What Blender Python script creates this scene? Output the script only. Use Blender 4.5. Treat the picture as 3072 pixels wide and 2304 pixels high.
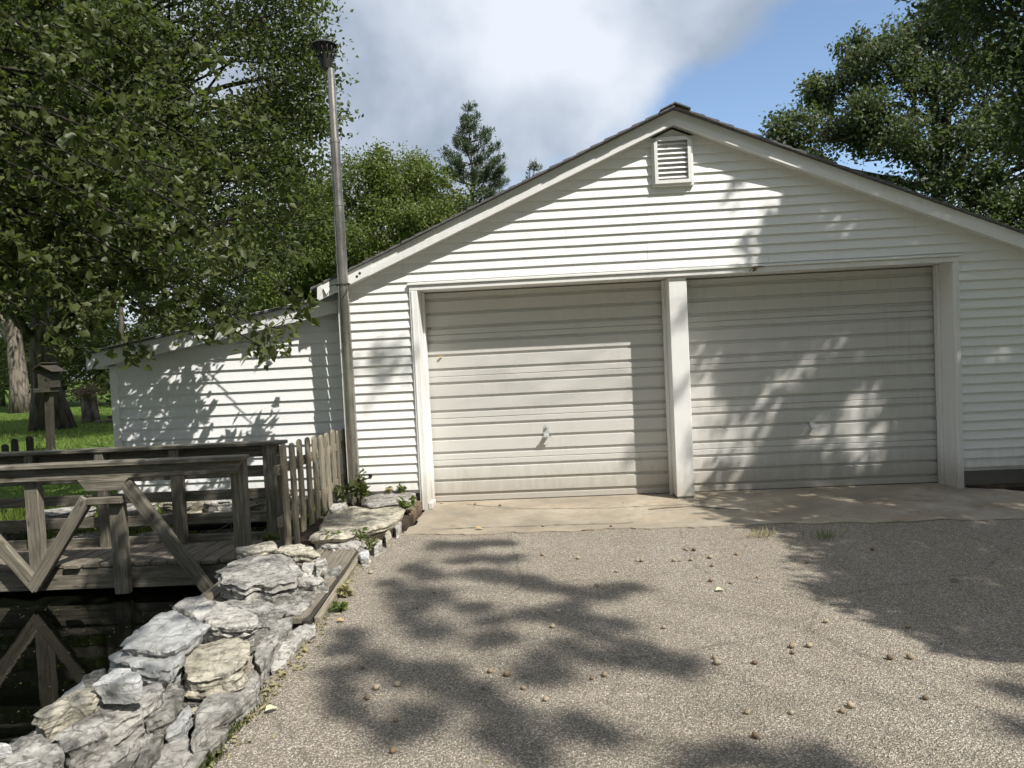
import bpy, bmesh, math, random
import numpy as np
from mathutils import Vector, Matrix, noise

random.seed(7)
rng = np.random.default_rng(11)
scene = bpy.context.scene
for o in list(bpy.data.objects):
    bpy.data.objects.remove(o)

# ------------------------------------------------------------------ camera
CAM = Vector((0.0, -6.99, 1.478))
YAW, PITCH, ROLL = -0.0464, -0.0375, 0.0488
fw = Vector((math.sin(YAW) * math.cos(PITCH), math.cos(YAW) * math.cos(PITCH), math.sin(PITCH)))
r0 = Vector((math.cos(YAW), -math.sin(YAW), 0))
u0 = r0.cross(fw)
rt = math.cos(ROLL) * r0 - math.sin(ROLL) * u0
up = math.sin(ROLL) * r0 + math.cos(ROLL) * u0
cam_data = bpy.data.cameras.new('camera')
cam_data.sensor_width = 36.0
cam_data.lens = 36.0 * 2130 / 3072
cam_data.clip_start = 0.05
cam_data.clip_end = 2000
cam = bpy.data.objects.new('camera', cam_data)
cm = Matrix((rt, up, -fw)).transposed().to_4x4()
cm.translation = CAM
cam.matrix_world = cm
scene.collection.objects.link(cam)
scene.camera = cam

# ------------------------------------------------------------------ light
SUN = Vector((0.487, -0.426, 0.762)).normalized()      # towards the sun
EL = math.asin(SUN.z)
AZ = math.atan2(SUN.x, SUN.y)
sl = bpy.data.lights.new('sun', 'SUN')
sl.energy = 5.0
sl.angle = math.radians(0.53)
sl.color = (1.0, 0.955, 0.885)
so = bpy.data.objects.new('sun', sl)
so.rotation_mode = 'QUATERNION'
so.rotation_quaternion = SUN.to_track_quat('Z', 'Y')
so.location = SUN * 60
scene.collection.objects.link(so)

world = bpy.data.worlds.new('World')
scene.world = world
world.use_nodes = True
wn, wl = world.node_tree.nodes, world.node_tree.links
wn.clear()
w_out = wn.new('ShaderNodeOutputWorld')
w_bg = wn.new('ShaderNodeBackground')
w_bg.inputs['Strength'].default_value = 0.145
sky = wn.new('ShaderNodeTexSky')
sky.sky_type = 'NISHITA'
sky.sun_disc = False
sky.sun_elevation = EL
sky.sun_rotation = AZ
sky.air_density = 1.0
sky.dust_density = 0.4
sky.ozone_density = 1.5
tc = wn.new('ShaderNodeTexCoord')


def wnode(kind, **kw):
    n = wn.new(kind)
    for k, v in kw.items():
        setattr(n, k, v)
    return n


def wmath(op, a, b=None, c=None):
    n = wnode('ShaderNodeMath', operation=op)
    for i, v in enumerate((a, b, c)):
        if v is None:
            continue
        if isinstance(v, (int, float)):
            n.inputs[i].default_value = v
        else:
            wl.new(v, n.inputs[i])
    return n.outputs[0]


# broken cumulus: a cloud layer seen on a plane overhead, with one wide blue gap
warp = wnode('ShaderNodeTexNoise')
warp.inputs['Scale'].default_value = 5.0
warp.inputs['Detail'].default_value = 6
wl.new(tc.outputs['Generated'], warp.inputs['Vector'])
big = wnode('ShaderNodeTexNoise')
big.inputs['Scale'].default_value = 2.2
big.inputs['Detail'].default_value = 7
big.inputs['Roughness'].default_value = 0.55
wl.new(tc.outputs['Generated'], big.inputs['Vector'])
gap_dir = (rt * ((2500 - 1536) / 2130) + up * ((1152 - 345) / 2130) + fw).normalized()
gap_u = Vector((gap_dir.y, -gap_dir.x, 0)).normalized()
gap_v = gap_u.cross(gap_dir)


def wdot(v):
    n = wnode('ShaderNodeVectorMath', operation='DOT_PRODUCT')
    wl.new(tc.outputs['Generated'], n.inputs[0])
    n.inputs[1].default_value = v
    return n.outputs['Value']


gu = wmath('DIVIDE', wdot(gap_u), 0.235)
gv_ = wmath('DIVIDE', wdot(gap_v), 0.125)
front = wmath('MULTIPLY', wmath('LESS_THAN', wdot(gap_dir), 0.0), 10.0)
ang = wmath('SQRT', wmath('ADD', wmath('MULTIPLY', gu, gu), wmath('MULTIPLY', gv_, gv_)))
ang = wmath('ADD', ang, front)
angw = wmath('MULTIPLY_ADD', wmath('SUBTRACT', warp.outputs['Fac'], 0.5), 1.5, ang)
gap = wnode('ShaderNodeMapRange', interpolation_type='SMOOTHSTEP')
gap.inputs['From Min'].default_value = 0.82
gap.inputs['From Max'].default_value = 1.22
wl.new(angw, gap.inputs['Value'])
cover = wnode('ShaderNodeMapRange', interpolation_type='SMOOTHSTEP')
cover.inputs['From Min'].default_value = 0.30
cover.inputs['From Max'].default_value = 0.42
wl.new(big.outputs['Fac'], cover.inputs['Value'])
mask = wmath('MULTIPLY', gap.outputs['Result'], cover.outputs['Result'])
mask = wmath('MULTIPLY', mask, 0.97)
tone = wnode('ShaderNodeTexNoise')
tone.inputs['Scale'].default_value = 3.4
tone.inputs['Detail'].default_value = 5
tone.inputs['Roughness'].default_value = 0.5
wl.new(tc.outputs['Generated'], tone.inputs['Vector'])
ramp = wnode('ShaderNodeValToRGB')
ramp.color_ramp.elements[0].position = 0.38
ramp.color_ramp.elements[0].color = (2.1, 2.5, 3.1, 1)
ramp.color_ramp.elements[1].position = 0.62
ramp.color_ramp.elements[1].color = (4.65, 4.95, 5.45, 1)
wl.new(tone.outputs['Fac'], ramp.inputs['Fac'])
mixc = wnode('ShaderNodeMix', data_type='RGBA')
wl.new(mask, mixc.inputs['Factor'])
wl.new(sky.outputs['Color'], mixc.inputs['A'])
wl.new(ramp.outputs['Color'], mixc.inputs['B'])
wl.new(mixc.outputs['Result'], w_bg.inputs['Color'])
wl.new(w_bg.outputs[0], w_out.inputs['Surface'])

scene.view_settings.view_transform = 'Standard'
scene.view_settings.look = 'None'
scene.view_settings.gamma = 1.0
scene.view_settings.use_curve_mapping = False
scene.view_settings.exposure = 0.35
scene.render.engine = 'CYCLES'
scene.cycles.use_adaptive_sampling = True
scene.cycles.adaptive_threshold = 0.035
scene.cycles.max_bounces = 5
scene.cycles.diffuse_bounces = 3
scene.cycles.glossy_bounces = 2
scene.cycles.transmission_bounces = 3
scene.cycles.transparent_max_bounces = 4

# ------------------------------------------------------------------ helpers
COL = scene.collection
WM = {}                     # world matrix of every object built


def link(o, parent=None, mat=None):
    m = mat if mat is not None else Matrix.Identity(4)
    COL.objects.link(o)
    if parent is not None:
        o.parent = parent
        o.matrix_parent_inverse = WM[parent.name].inverted()
    o.matrix_basis = m
    WM[o.name] = m
    return o


def tag(o, label, cat, group=None, kind=None):
    if label:
        o['label'] = label
    if cat:
        o['category'] = cat
    if group:
        o['group'] = group
    if kind:
        o['kind'] = kind
    return o


def thing(name, loc, label, cat, group=None):
    o = bpy.data.objects.new(name, None)
    o.empty_display_size = 0.2
    link(o, None, Matrix.Translation(Vector(loc)))
    return tag(o, label, cat, group)


def mesh_obj(name, verts, faces, mat, parent=None, M=None, smooth=False, sharp=None):
    me = bpy.data.meshes.new(name)
    me.from_pydata([tuple(v) for v in verts], [], faces)
    me.materials.append(mat)
    if smooth:
        me.shade_smooth()
        if sharp:
            me.set_sharp_from_angle(angle=math.radians(sharp))
    me.update()
    return link(bpy.data.objects.new(name, me), parent, M)


def bm_obj(name, bm, mat, parent=None, M=None, smooth=False, sharp=None):
    bmesh.ops.recalc_face_normals(bm, faces=bm.faces)
    me = bpy.data.meshes.new(name)
    bm.to_mesh(me)
    bm.free()
    me.materials.append(mat)
    if smooth:
        me.shade_smooth()
        if sharp:
            me.set_sharp_from_angle(angle=math.radians(sharp))
    return link(bpy.data.objects.new(name, me), parent, M)


def box_bm(bm, lo, hi):
    vs = [bm.verts.new((x, y, z)) for x in (lo[0], hi[0]) for y in (lo[1], hi[1]) for z in (lo[2], hi[2])]
    for f in ((0, 1, 3, 2), (4, 6, 7, 5), (0, 4, 5, 1), (2, 3, 7, 6), (0, 2, 6, 4), (1, 5, 7, 3)):
        bm.faces.new([vs[i] for i in f])
    return vs


def box(name, lo, hi, mat, parent=None, bevel=0.004, M=None):
    bm = bmesh.new()
    box_bm(bm, lo, hi)
    if bevel:
        bmesh.ops.bevel(bm, geom=bm.edges[:], offset=bevel, segments=1, affect='EDGES')
    return bm_obj(name, bm, mat, parent, M)


def board(name, p0, p1, width, thick, mat, parent=None, side=(0, 0, 1), bevel=0.005, rough=0.003, ends=None, warp=0.0):
    """A plank from p0 to p1; 'side' is the direction of its width. Local X runs along the grain."""
    p0, p1 = Vector(p0), Vector(p1)
    L = (p1 - p0).length
    ax = (p1 - p0).normalized()
    sd = Vector(side)
    sd = (sd - ax * sd.dot(ax)).normalized()
    th = ax.cross(sd)
    M = Matrix((ax, sd, th)).transposed().to_4x4()
    M.translation = (p0 + p1) / 2
    bm = bmesh.new()
    n = max(2, min(14, int(L / 0.18)))
    ph = random.random() * 10
    rings = []
    for i in range(n + 1):
        x = -L / 2 + L * i / n
        w = width / 2
        b = warp * math.sin(i / n * math.pi)
        ring = []
        for sy, sz in ((-1, -1), (1, -1), (1, 1), (-1, 1)):
            j = rough * noise.noise(Vector((x * 6 + ph, sy * 3.1, sz * 2.7 + ph)))
            xx = x
            if ends and i in (0, n):
                e = ends[0] if i == 0 else ends[1]
                xx += e * sy
            ring.append(bm.verts.new((xx, sy * w + j, sz * thick / 2 + b + j * 0.6)))
        rings.append(ring)
    for a, c in zip(rings, rings[1:]):
        for k in range(4):
            bm.faces.new((a[k], a[(k + 1) % 4], c[(k + 1) % 4], c[k]))
    bm.faces.new(rings[0][::-1])
    bm.faces.new(rings[-1])
    bmesh.ops.recalc_face_normals(bm, faces=bm.faces)
    if bevel:
        es = [e for e in bm.edges if len(e.link_faces) == 2 and e.calc_face_angle(0) > 0.6]
        bmesh.ops.bevel(bm, geom=es, offset=bevel, segments=1, affect='EDGES')
    return bm_obj(name, bm, mat, parent, M)


def tube_geo(points, radii, seg=10, cap=True, wob=0.0):
    pts = [Vector(p) for p in points]
    V, F = [], []
    ref = Vector((0.31, 0.77, 0.55))
    for i, p in enumerate(pts):
        d = (pts[min(i + 1, len(pts) - 1)] - pts[max(i - 1, 0)]).normalized()
        a = d.cross(ref)
        if a.length < 0.05:
            a = d.cross(Vector((1, 0, 0)))
        a.normalize()
        b = d.cross(a)
        for k in range(seg):
            t = 2 * math.pi * k / seg
            r = radii[i] * (1 + (wob * noise.noise(Vector((p.x * 2 + math.cos(t), p.y * 2 + math.sin(t), p.z * 1.5))) if wob else 0))
            V.append(p + a * math.cos(t) * r + b * math.sin(t) * r)
    for i in range(len(pts) - 1):
        for k in range(seg):
            F.append((i * seg + k, i * seg + (k + 1) % seg, (i + 1) * seg + (k + 1) % seg, (i + 1) * seg + k))
    if cap:
        F.append(tuple(range(seg - 1, -1, -1)))
        F.append(tuple(range((len(pts) - 1) * seg, len(pts) * seg)))
    return V, F


def tubes(name, specs, mat, parent=None, seg=8, wob=0.0):
    V, F = [], []
    for pts, rad in specs:
        v, f = tube_geo(pts, rad, seg, True, wob)
        k = len(V)
        V += v
        F += [tuple(i + k for i in q) for q in f]
    return mesh_obj(name, V, F, mat, parent, None, True)


def lathe(name, profile, mat, parent=None, M=None, seg=20, sharp=40):
    V, F = [], []
    for r, z in profile:
        for k in range(seg):
            t = 2 * math.pi * k / seg
            V.append((r * math.cos(t), r * math.sin(t), z))
    for i in range(len(profile) - 1):
        for k in range(seg):
            F.append((i * seg + k, i * seg + (k + 1) % seg, (i + 1) * seg + (k + 1) % seg, (i + 1) * seg + k))
    F.append(tuple(range(seg - 1, -1, -1)))
    F.append(tuple(range((len(profile) - 1) * seg, len(profile) * seg)))
    return mesh_obj(name, V, F, mat, parent, M, True, sharp)


def prism(name, poly_xz, y0, y1, mat, parent=None, bevel=0.0):
    """Polygon in the XZ plane extruded from y0 to y1."""
    n = len(poly_xz)
    bm = bmesh.new()
    a = [bm.verts.new((x, y0, z)) for x, z in poly_xz]
    b = [bm.verts.new((x, y1, z)) for x, z in poly_xz]
    bm.faces.new(a)
    bm.faces.new(b[::-1])
    for i in range(n):
        bm.faces.new((a[i], b[i], b[(i + 1) % n], a[(i + 1) % n]))
    if bevel:
        bmesh.ops.bevel(bm, geom=bm.edges[:], offset=bevel, segments=1, affect='EDGES')
    return bm_obj(name, bm, mat, parent)


# ------------------------------------------------------------------ materials
class Mat:
    def __init__(self, name):
        self.m = bpy.data.materials.new(name)
        self.m.use_nodes = True
        self.n = self.m.node_tree.nodes
        self.l = self.m.node_tree.links
        self.b = self.n['Principled BSDF']
        self.o = self.n['Material Output']
        self.tc = self.n.new('ShaderNodeTexCoord')

    def coord(self, kind='Object', scale=(1, 1, 1), rand=False):
        mp = self.n.new('ShaderNodeMapping')
        mp.inputs['Scale'].default_value = scale
        src = self.tc.outputs[kind]
        if rand:
            oi = self.n.new('ShaderNodeObjectInfo')
            ad = self.n.new('ShaderNodeVectorMath')
            ad.operation = 'MULTIPLY_ADD'
            ad.inputs[0].default_value = (37.0, 23.0, 51.0)
            self.l.new(oi.outputs['Random'], ad.inputs[1])
            self.l.new(src, ad.inputs[2])
            src = ad.outputs[0]
        self.l.new(src, mp.inputs['Vector'])
        return mp.outputs['Vector']

    def world(self, scale=(1, 1, 1)):
        g = self.n.new('ShaderNodeNewGeometry')
        mp = self.n.new('ShaderNodeMapping')
        mp.inputs['Scale'].default_value = scale
        self.l.new(g.outputs['Position'], mp.inputs['Vector'])
        return mp.outputs['Vector']

    def noise(self, vec, scale, detail=4, rough=0.55):
        n = self.n.new('ShaderNodeTexNoise')
        n.inputs['Scale'].default_value = scale
        n.inputs['Detail'].default_value = detail
        n.inputs['Roughness'].default_value = rough
        self.l.new(vec, n.inputs['Vector'])
        return n.outputs['Fac']

    def voronoi(self, vec, scale, feature='F1', out='Distance'):
        n = self.n.new('ShaderNodeTexVoronoi')
        n.feature = feature
        n.inputs['Scale'].default_value = scale
        self.l.new(vec, n.inputs['Vector'])
        return n.outputs[out]

    def ramp(self, fac, stops):
        r = self.n.new('ShaderNodeValToRGB')
        e = r.color_ramp.elements
        while len(e) < len(stops):
            e.new(0.5)
        for q, (p, c) in zip(e, stops):
            q.position = p
            q.color = (*c, 1) if len(c) == 3 else c
        self.l.new(fac, r.inputs['Fac'])
        return r.outputs['Color']

    def rng(self, fac, a, b, c=0.0, d=1.0):
        r = self.n.new('ShaderNodeMapRange')
        for k, v in (('From Min', a), ('From Max', b), ('To Min', c), ('To Max', d)):
            r.inputs[k].default_value = v
        self.l.new(fac, r.inputs['Value'])
        return r.outputs['Result']

    def mix(self, fac, a, b, mode='MIX'):
        x = self.n.new('ShaderNodeMix')
        x.data_type = 'RGBA'
        x.blend_type = mode
        for k, v in (('Factor', fac), ('A', a), ('B', b)):
            if isinstance(v, (int, float)):
                x.inputs[k].default_value = v
            elif isinstance(v, tuple):
                x.inputs[k].default_value = (*v, 1)
            else:
                self.l.new(v, x.inputs[k])
        return x.outputs['Result']

    def math(self, op, a, b=None):
        x = self.n.new('ShaderNodeMath')
        x.operation = op
        for i, v in enumerate((a, b)):
            if v is None:
                continue
            if isinstance(v, (int, float)):
                x.inputs[i].default_value = v
            else:
                self.l.new(v, x.inputs[i])
        return x.outputs[0]

    def attr(self, name):
        a = self.n.new('ShaderNodeAttribute')
        a.attribute_name = name
        return a.outputs['Fac']

    def bump(self, h, strength=0.4, dist=0.01):
        b = self.n.new('ShaderNodeBump')
        b.inputs['Strength'].default_value = strength
        b.inputs['Distance'].default_value = dist
        self.l.new(h, b.inputs['Height'])
        self.l.new(b.outputs['Normal'], self.b.inputs['Normal'])

    def done(self, col=None, rough=0.6, metal=0.0, spec=0.5):
        if isinstance(col, tuple):
            self.b.inputs['Base Color'].default_value = (*col, 1)
        elif col is not None:
            self.l.new(col, self.b.inputs['Base Color'])
        if isinstance(rough, (int, float)):
            self.b.inputs['Roughness'].default_value = rough
        else:
            self.l.new(rough, self.b.inputs['Roughness'])
        self.b.inputs['Metallic'].default_value = metal
        self.b.inputs['Specular IOR Level'].default_value = spec
        return self.m


def mat_paint(name, col, dirt=(0.45, 0.42, 0.36), amount=0.3, rough=0.5, bump=0.08):
    m = Mat(name)
    w = m.world()
    a = m.noise(w, 1.3, 6, 0.6)
    b = m.noise(m.world((9, 9, 1.2)), 2.0, 5, 0.65)
    f = m.math('MULTIPLY', m.rng(a, 0.42, 0.75), m.rng(b, 0.4, 0.75))
    spots = m.rng(m.noise(w, 46, 2), 0.70, 0.78)
    base = m.mix(m.rng(m.noise(w, 0.7, 3), 0.3, 0.7, 0, 0.25), col, tuple(c * 0.9 for c in col))
    c = m.mix(m.math('MULTIPLY', f, amount), base, dirt)
    c = m.mix(m.math('MULTIPLY', spots, amount * 0.6), c, tuple(d * 0.6 for d in dirt))
    sp = m.n.new('ShaderNodeSeparateXYZ')
    m.l.new(w, sp.inputs[0])
    low = m.math('ADD', sp.outputs['Z'], m.math('MULTIPLY', m.noise(m.world((7, 7, 2)), 2.0, 6, 0.7), -0.45))
    c = m.mix(m.rng(low, -0.12, 0.16, 0.5, 0.0), c, (0.30, 0.25, 0.18))
    drip = m.noise(m.world((16, 16, 0.5)), 2.0, 4, 0.6)
    c = m.mix(m.math('MULTIPLY', m.rng(drip, 0.56, 0.72, 0, 0.22), m.rng(a, 0.4, 0.65)), c, dirt)
    m.bump(m.noise(w, 60, 3), bump, 0.004)
    return m.done(c, rough, 0, 0.35)


def mat_wood(name, cols, moss=0.0, grain=1.0):
    m = Mat(name)
    v = m.coord('Object', (2.2, 26, 26), True)
    g = m.noise(v, 1.6, 8, 0.7)
    fine = m.noise(m.coord('Object', (5, 120, 120), True), 1.0, 4, 0.6)
    big = m.noise(m.coord('Object', (1.5, 3, 3), True), 1.2, 3)
    c = m.ramp(g, [(0.28, cols[0]), (0.5, cols[1]), (0.72, cols[2])])
    c = m.mix(m.rng(fine, 0.45, 0.62, 0, 0.5), c, tuple(x * 0.4 for x in cols[0]), 'MIX')
    c = m.mix(m.rng(big, 0.35, 0.7, 0, 0.55), c, tuple(x * 0.62 for x in cols[1]))
    knots = m.voronoi(m.coord('Object', (3.0, 9, 9), True), 1.0)
    c = m.mix(m.rng(knots, 0.05, 0.13, 0.8, 0.0), c, (0.05, 0.04, 0.03))
    if moss:
        mo = m.noise(m.world(), 3.5, 5)
        c = m.mix(m.rng(mo, 0.5, 0.72, 0, moss), c, (0.10, 0.13, 0.05))
    h = m.math('ADD', g, m.math('MULTIPLY', fine, 0.7))
    m.bump(h, 0.55 * grain, 0.008)
    return m.done(c, 0.85, 0, 0.25)


def mat_stone(name, base, dark, light, lichen=0.0, pit=0.5):
    m = Mat(name)
    w = m.coord('Object', (1, 1, 1), True)
    a = m.noise(w, 5, 8, 0.62)
    b = m.noise(w, 22, 7, 0.7)
    strata = m.noise(m.coord('Object', (1.4, 1.4, 34), True), 1.3, 5, 0.6)
    c = m.ramp(a, [(0.3, dark), (0.5, base), (0.72, light)])
    c = m.mix(m.rng(b, 0.51, 0.62, 0, pit * 1.3), c, tuple(x * 0.28 for x in dark))
    vein = m.voronoi(m.coord('Object', (9, 9, 16), True), 1.0, 'DISTANCE_TO_EDGE')
    c = m.mix(m.math('MULTIPLY', m.rng(vein, 0.0, 0.05, 0.75, 0.0), m.rng(a, 0.4, 0.6)), c, tuple(x * 0.25 for x in dark))
    c = m.mix(m.rng(b, 0.44, 0.32, 0, 0.5), c, light)
    c = m.mix(m.rng(strata, 0.56, 0.68, 0, 0.5), c, tuple(x * 0.45 for x in dark))
    if lichen:
        li = m.noise(w, 13, 6, 0.7)
        c = m.mix(m.rng(li, 0.5, 0.58, 0, lichen), c, (0.055, 0.055, 0.045))
    h = m.math('ADD', m.math('MULTIPLY', a, 1.2), m.math('ADD', m.math('MULTIPLY', b, 0.8), m.math('MULTIPLY', strata, 0.5)))
    m.bump(h, 1.0, 0.035)
    return m.done(c, 0.92, 0, 0.15)


def mat_leaf(name, cols, trans=0.35, rough=0.42):
    m = Mat(name)
    r = m.attr('rnd')
    c = m.ramp(r, [(0.0, cols[0]), (0.5, cols[1]), (1.0, cols[2])])
    m.done(c, rough, 0, 0.3)
    tr = m.n.new('ShaderNodeBsdfTranslucent')
    tcol = m.mix(0.55, c, (0.24, 0.34, 0.05))
    m.l.new(tcol, tr.inputs['Color'])
    ms = m.n.new('ShaderNodeMixShader')
    ms.inputs['Fac'].default_value = trans
    m.l.new(m.b.outputs[0], ms.inputs[1])
    m.l.new(tr.outputs[0], ms.inputs[2])
    m.l.new(ms.outputs[0], m.o.inputs['Surface'])
    return m.m


def mat_bark(name, a, b, scale=1.0):
    m = Mat(name)
    v = m.world((7 * scale, 7 * scale, 1.6 * scale))
    n = m.noise(v, 1.6, 8, 0.68)
    cr = m.voronoi(m.world((9 * scale, 9 * scale, 2.2 * scale)), 1.0)
    c = m.mix(m.rng(n, 0.3, 0.7), a, b)
    c = m.mix(m.rng(cr, 0.45, 0.75, 0, 0.7), c, tuple(x * 0.35 for x in a))
    m.bump(m.math('SUBTRACT', n, m.math('MULTIPLY', cr, 0.6)), 0.9, 0.05)
    return m.done(c, 0.92, 0, 0.15)


def mat_asphalt():
    m = Mat('asphalt_old')
    w = m.world()
    cell = m.voronoi(w, 145, 'F1', 'Color')
    dist = m.voronoi(w, 145)
    sx = m.n.new('ShaderNodeSeparateColor')
    m.l.new(cell, sx.inputs[0])
    c = m.ramp(sx.outputs[0], [(0.0, (0.22, 0.192, 0.156)), (0.45, (0.335, 0.294, 0.236)), (0.72, (0.44, 0.388, 0.315)), (0.9, (0.60, 0.54, 0.45))])
    c2 = m.voronoi(w, 74, 'F1', 'Color')
    d2 = m.voronoi(w, 74)
    s2 = m.n.new('ShaderNodeSeparateColor')
    m.l.new(c2, s2.inputs[0])
    sp = m.math('MULTIPLY', m.rng(s2.outputs[1], 0.82, 0.86), m.rng(d2, 0.42, 0.30))
    c = m.mix(sp, c, m.ramp(s2.outputs[2], [(0, (0.48, 0.43, 0.35)), (1, (0.78, 0.74, 0.66))]))
    c = m.mix(m.rng(dist, 0.42, 0.62, 0, 0.6), c, (0.115, 0.102, 0.086))
    big = m.noise(w, 0.9, 5, 0.6)
    c = m.mix(m.rng(big, 0.35, 0.7, 0, 0.35), c, m.mix(1.0, c, (0.80, 0.77, 0.72), 'MULTIPLY'))
    track = m.noise(m.world((2.2, 0.25, 1)), 1.0, 3)
    c = m.mix(m.rng(track, 0.45, 0.68, 0, 0.3), c, m.mix(1.0, c, (0.74, 0.71, 0.66), 'MULTIPLY'))
    dust = m.noise(w, 2.6, 6, 0.65)
    c = m.mix(m.rng(dust, 0.52, 0.78, 0, 0.32), c, (0.34, 0.29, 0.215))
    crack = m.voronoi(m.world((1, 1, 1)), 0.55, 'DISTANCE_TO_EDGE')
    wob = m.noise(w, 7, 4)
    cr = m.math('ADD', crack, m.math('MULTIPLY', m.math('SUBTRACT', wob, 0.5), 0.06))
    c = m.mix(m.math('MULTIPLY', m.rng(m.math('ABSOLUTE', cr), 0.0, 0.006, 1.0, 0.0), 0.35), c, (0.04, 0.038, 0.035))
    h = m.math('SUBTRACT', 1.0, dist)
    h = m.math('ADD', h, m.math('MULTIPLY', m.math('SUBTRACT', 1.0, d2), 0.7))
    m.bump(h, 0.85, 0.009)
    return m.done(c, 0.88, 0, 0.3)


def mat_concrete():
    m = Mat('concrete_apron')
    w = m.world()
    a = m.noise(w, 1.6, 7, 0.6)
    b = m.noise(w, 14, 6, 0.65)
    c = m.ramp(a, [(0.3, (0.20, 0.177, 0.138)), (0.5, (0.31, 0.272, 0.21)), (0.7, (0.43, 0.385, 0.31))])
    c = m.mix(m.rng(b, 0.5, 0.75, 0, 0.4), c, (0.24, 0.205, 0.155))
    rust = m.noise(m.world((1.2, 3, 1)), 1.1, 4)
    c = m.mix(m.rng(rust, 0.5, 0.75, 0, 0.35), c, (0.38, 0.27, 0.15))
    oil = m.noise(w, 3.1, 5, 0.6)
    c = m.mix(m.rng(oil, 0.56, 0.72, 0, 0.5), c, (0.15, 0.125, 0.095))
    grit = m.voronoi(w, 120)
    c = m.mix(m.rng(grit, 0.1, 0.2, 0.25, 0.0), c, (0.2, 0.18, 0.15))
    m.bump(m.math('ADD', b, m.math('MULTIPLY', grit, 0.4)), 0.4, 0.006)
    return m.done(c, 0.9, 0, 0.2)


def mat_ground():
    m = Mat('lawn_soil')
    w = m.world()
    a = m.noise(w, 0.8, 6, 0.6)
    b = m.noise(w, 18, 5, 0.7)
    c = m.ramp(a, [(0.3, (0.055, 0.10, 0.018)), (0.55, (0.085, 0.145, 0.026)), (0.75, (0.12, 0.165, 0.04))])
    c = m.mix(m.rng(b, 0.5, 0.7, 0, 0.5), c, (0.04, 0.07, 0.012))
    m.bump(b, 0.8, 0.04)
    return m.done(c, 0.95, 0, 0.1)


def mat_soil():
    m = Mat('dark_soil')
    w = m.world()
    a = m.noise(w, 9, 7, 0.7)
    c = m.ramp(a, [(0.3, (0.03, 0.024, 0.018)), (0.55, (0.075, 0.06, 0.045)), (0.75, (0.13, 0.105, 0.075))])
    m.bump(a, 0.9, 0.04)
    return m.done(c, 0.95, 0, 0.15)


def mat_metal_pipe():
    m = Mat('galvanised_pipe')
    w = m.world((1, 1, 0.35))
    a = m.noise(w, 6, 6, 0.6)
    c = m.ramp(a, [(0.35, (0.36, 0.335, 0.30)), (0.6, (0.50, 0.47, 0.43)), (0.75, (0.30, 0.24, 0.18))])
    m.bump(m.noise(m.world(), 40, 3), 0.1, 0.003)
    return m.done(c, m.rng(a, 0.3, 0.7, 0.2, 0.42), 0.9, 0.5)


def mat_shingle():
    m = Mat('shingle_grey')
    w = m.world()
    a = m.noise(w, 60, 3)
    b = m.noise(w, 4, 4)
    c = m.ramp(a, [(0.3, (0.07, 0.072, 0.075)), (0.7, (0.2, 0.2, 0.205))])
    c = m.mix(m.rng(b, 0.4, 0.7, 0, 0.4), c, (0.10, 0.098, 0.09))
    m.bump(a, 0.5, 0.004)
    return m.done(c, 0.92, 0, 0.2)


def mat_water():
    m = Mat('pond_water')
    w = m.world()
    a = m.noise(m.world((1, 1, 1)), 5.0, 3, 0.5)
    m.bump(a, 0.05, 0.02)
    m.b.inputs['IOR'].default_value = 1.33
    return m.done((0.004, 0.005, 0.003), 0.03, 0, 0.5)


def mat_plain(name, col, rough=0.6, metal=0.0, n=12, var=0.35, spec=0.4):
    m = Mat(name)
    a = m.noise(m.world(), n, 5, 0.6)
    c = m.mix(m.rng(a, 0.3, 0.7, 0, var), col, tuple(x * 0.5 for x in col))
    m.bump(a, 0.2, 0.004)
    return m.done(c, rough, metal, spec)


M_SIDING = mat_paint('siding_white', (0.80, 0.80, 0.78), amount=0.22)
M_TRIM = mat_paint('trim_white', (0.80, 0.80, 0.78), amount=0.35)
M_SHED = mat_paint('shed_white', (0.78, 0.79, 0.79), amount=0.3)
M_DOOR = mat_paint('door_beige', (0.60, 0.592, 0.56), dirt=(0.36, 0.32, 0.24), amount=0.4, rough=0.45)
M_FOUND = mat_plain('foundation_grey', (0.16, 0.15, 0.13), 0.9, n=7)
M_WOOD = mat_wood('weathered_wood', [(0.10, 0.09, 0.07), (0.215, 0.197, 0.155), (0.39, 0.36, 0.29)], 0.15)
M_PICKET = mat_wood('picket_wood', [(0.16, 0.14, 0.10), (0.32, 0.285, 0.215), (0.50, 0.46, 0.36)], 0.12)
M_DECK = mat_wood('deck_wood', [(0.12, 0.105, 0.082), (0.23, 0.20, 0.16), (0.37, 0.33, 0.265)], 0.1)
M_DARKWOOD_SHADE = mat_wood('dark_wood_shade', [(0.03, 0.026, 0.021), (0.06, 0.052, 0.042), (0.11, 0.097, 0.078)], 0.25)  # old dark wood, tone lowered further to stand in for birdhouse shade
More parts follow.
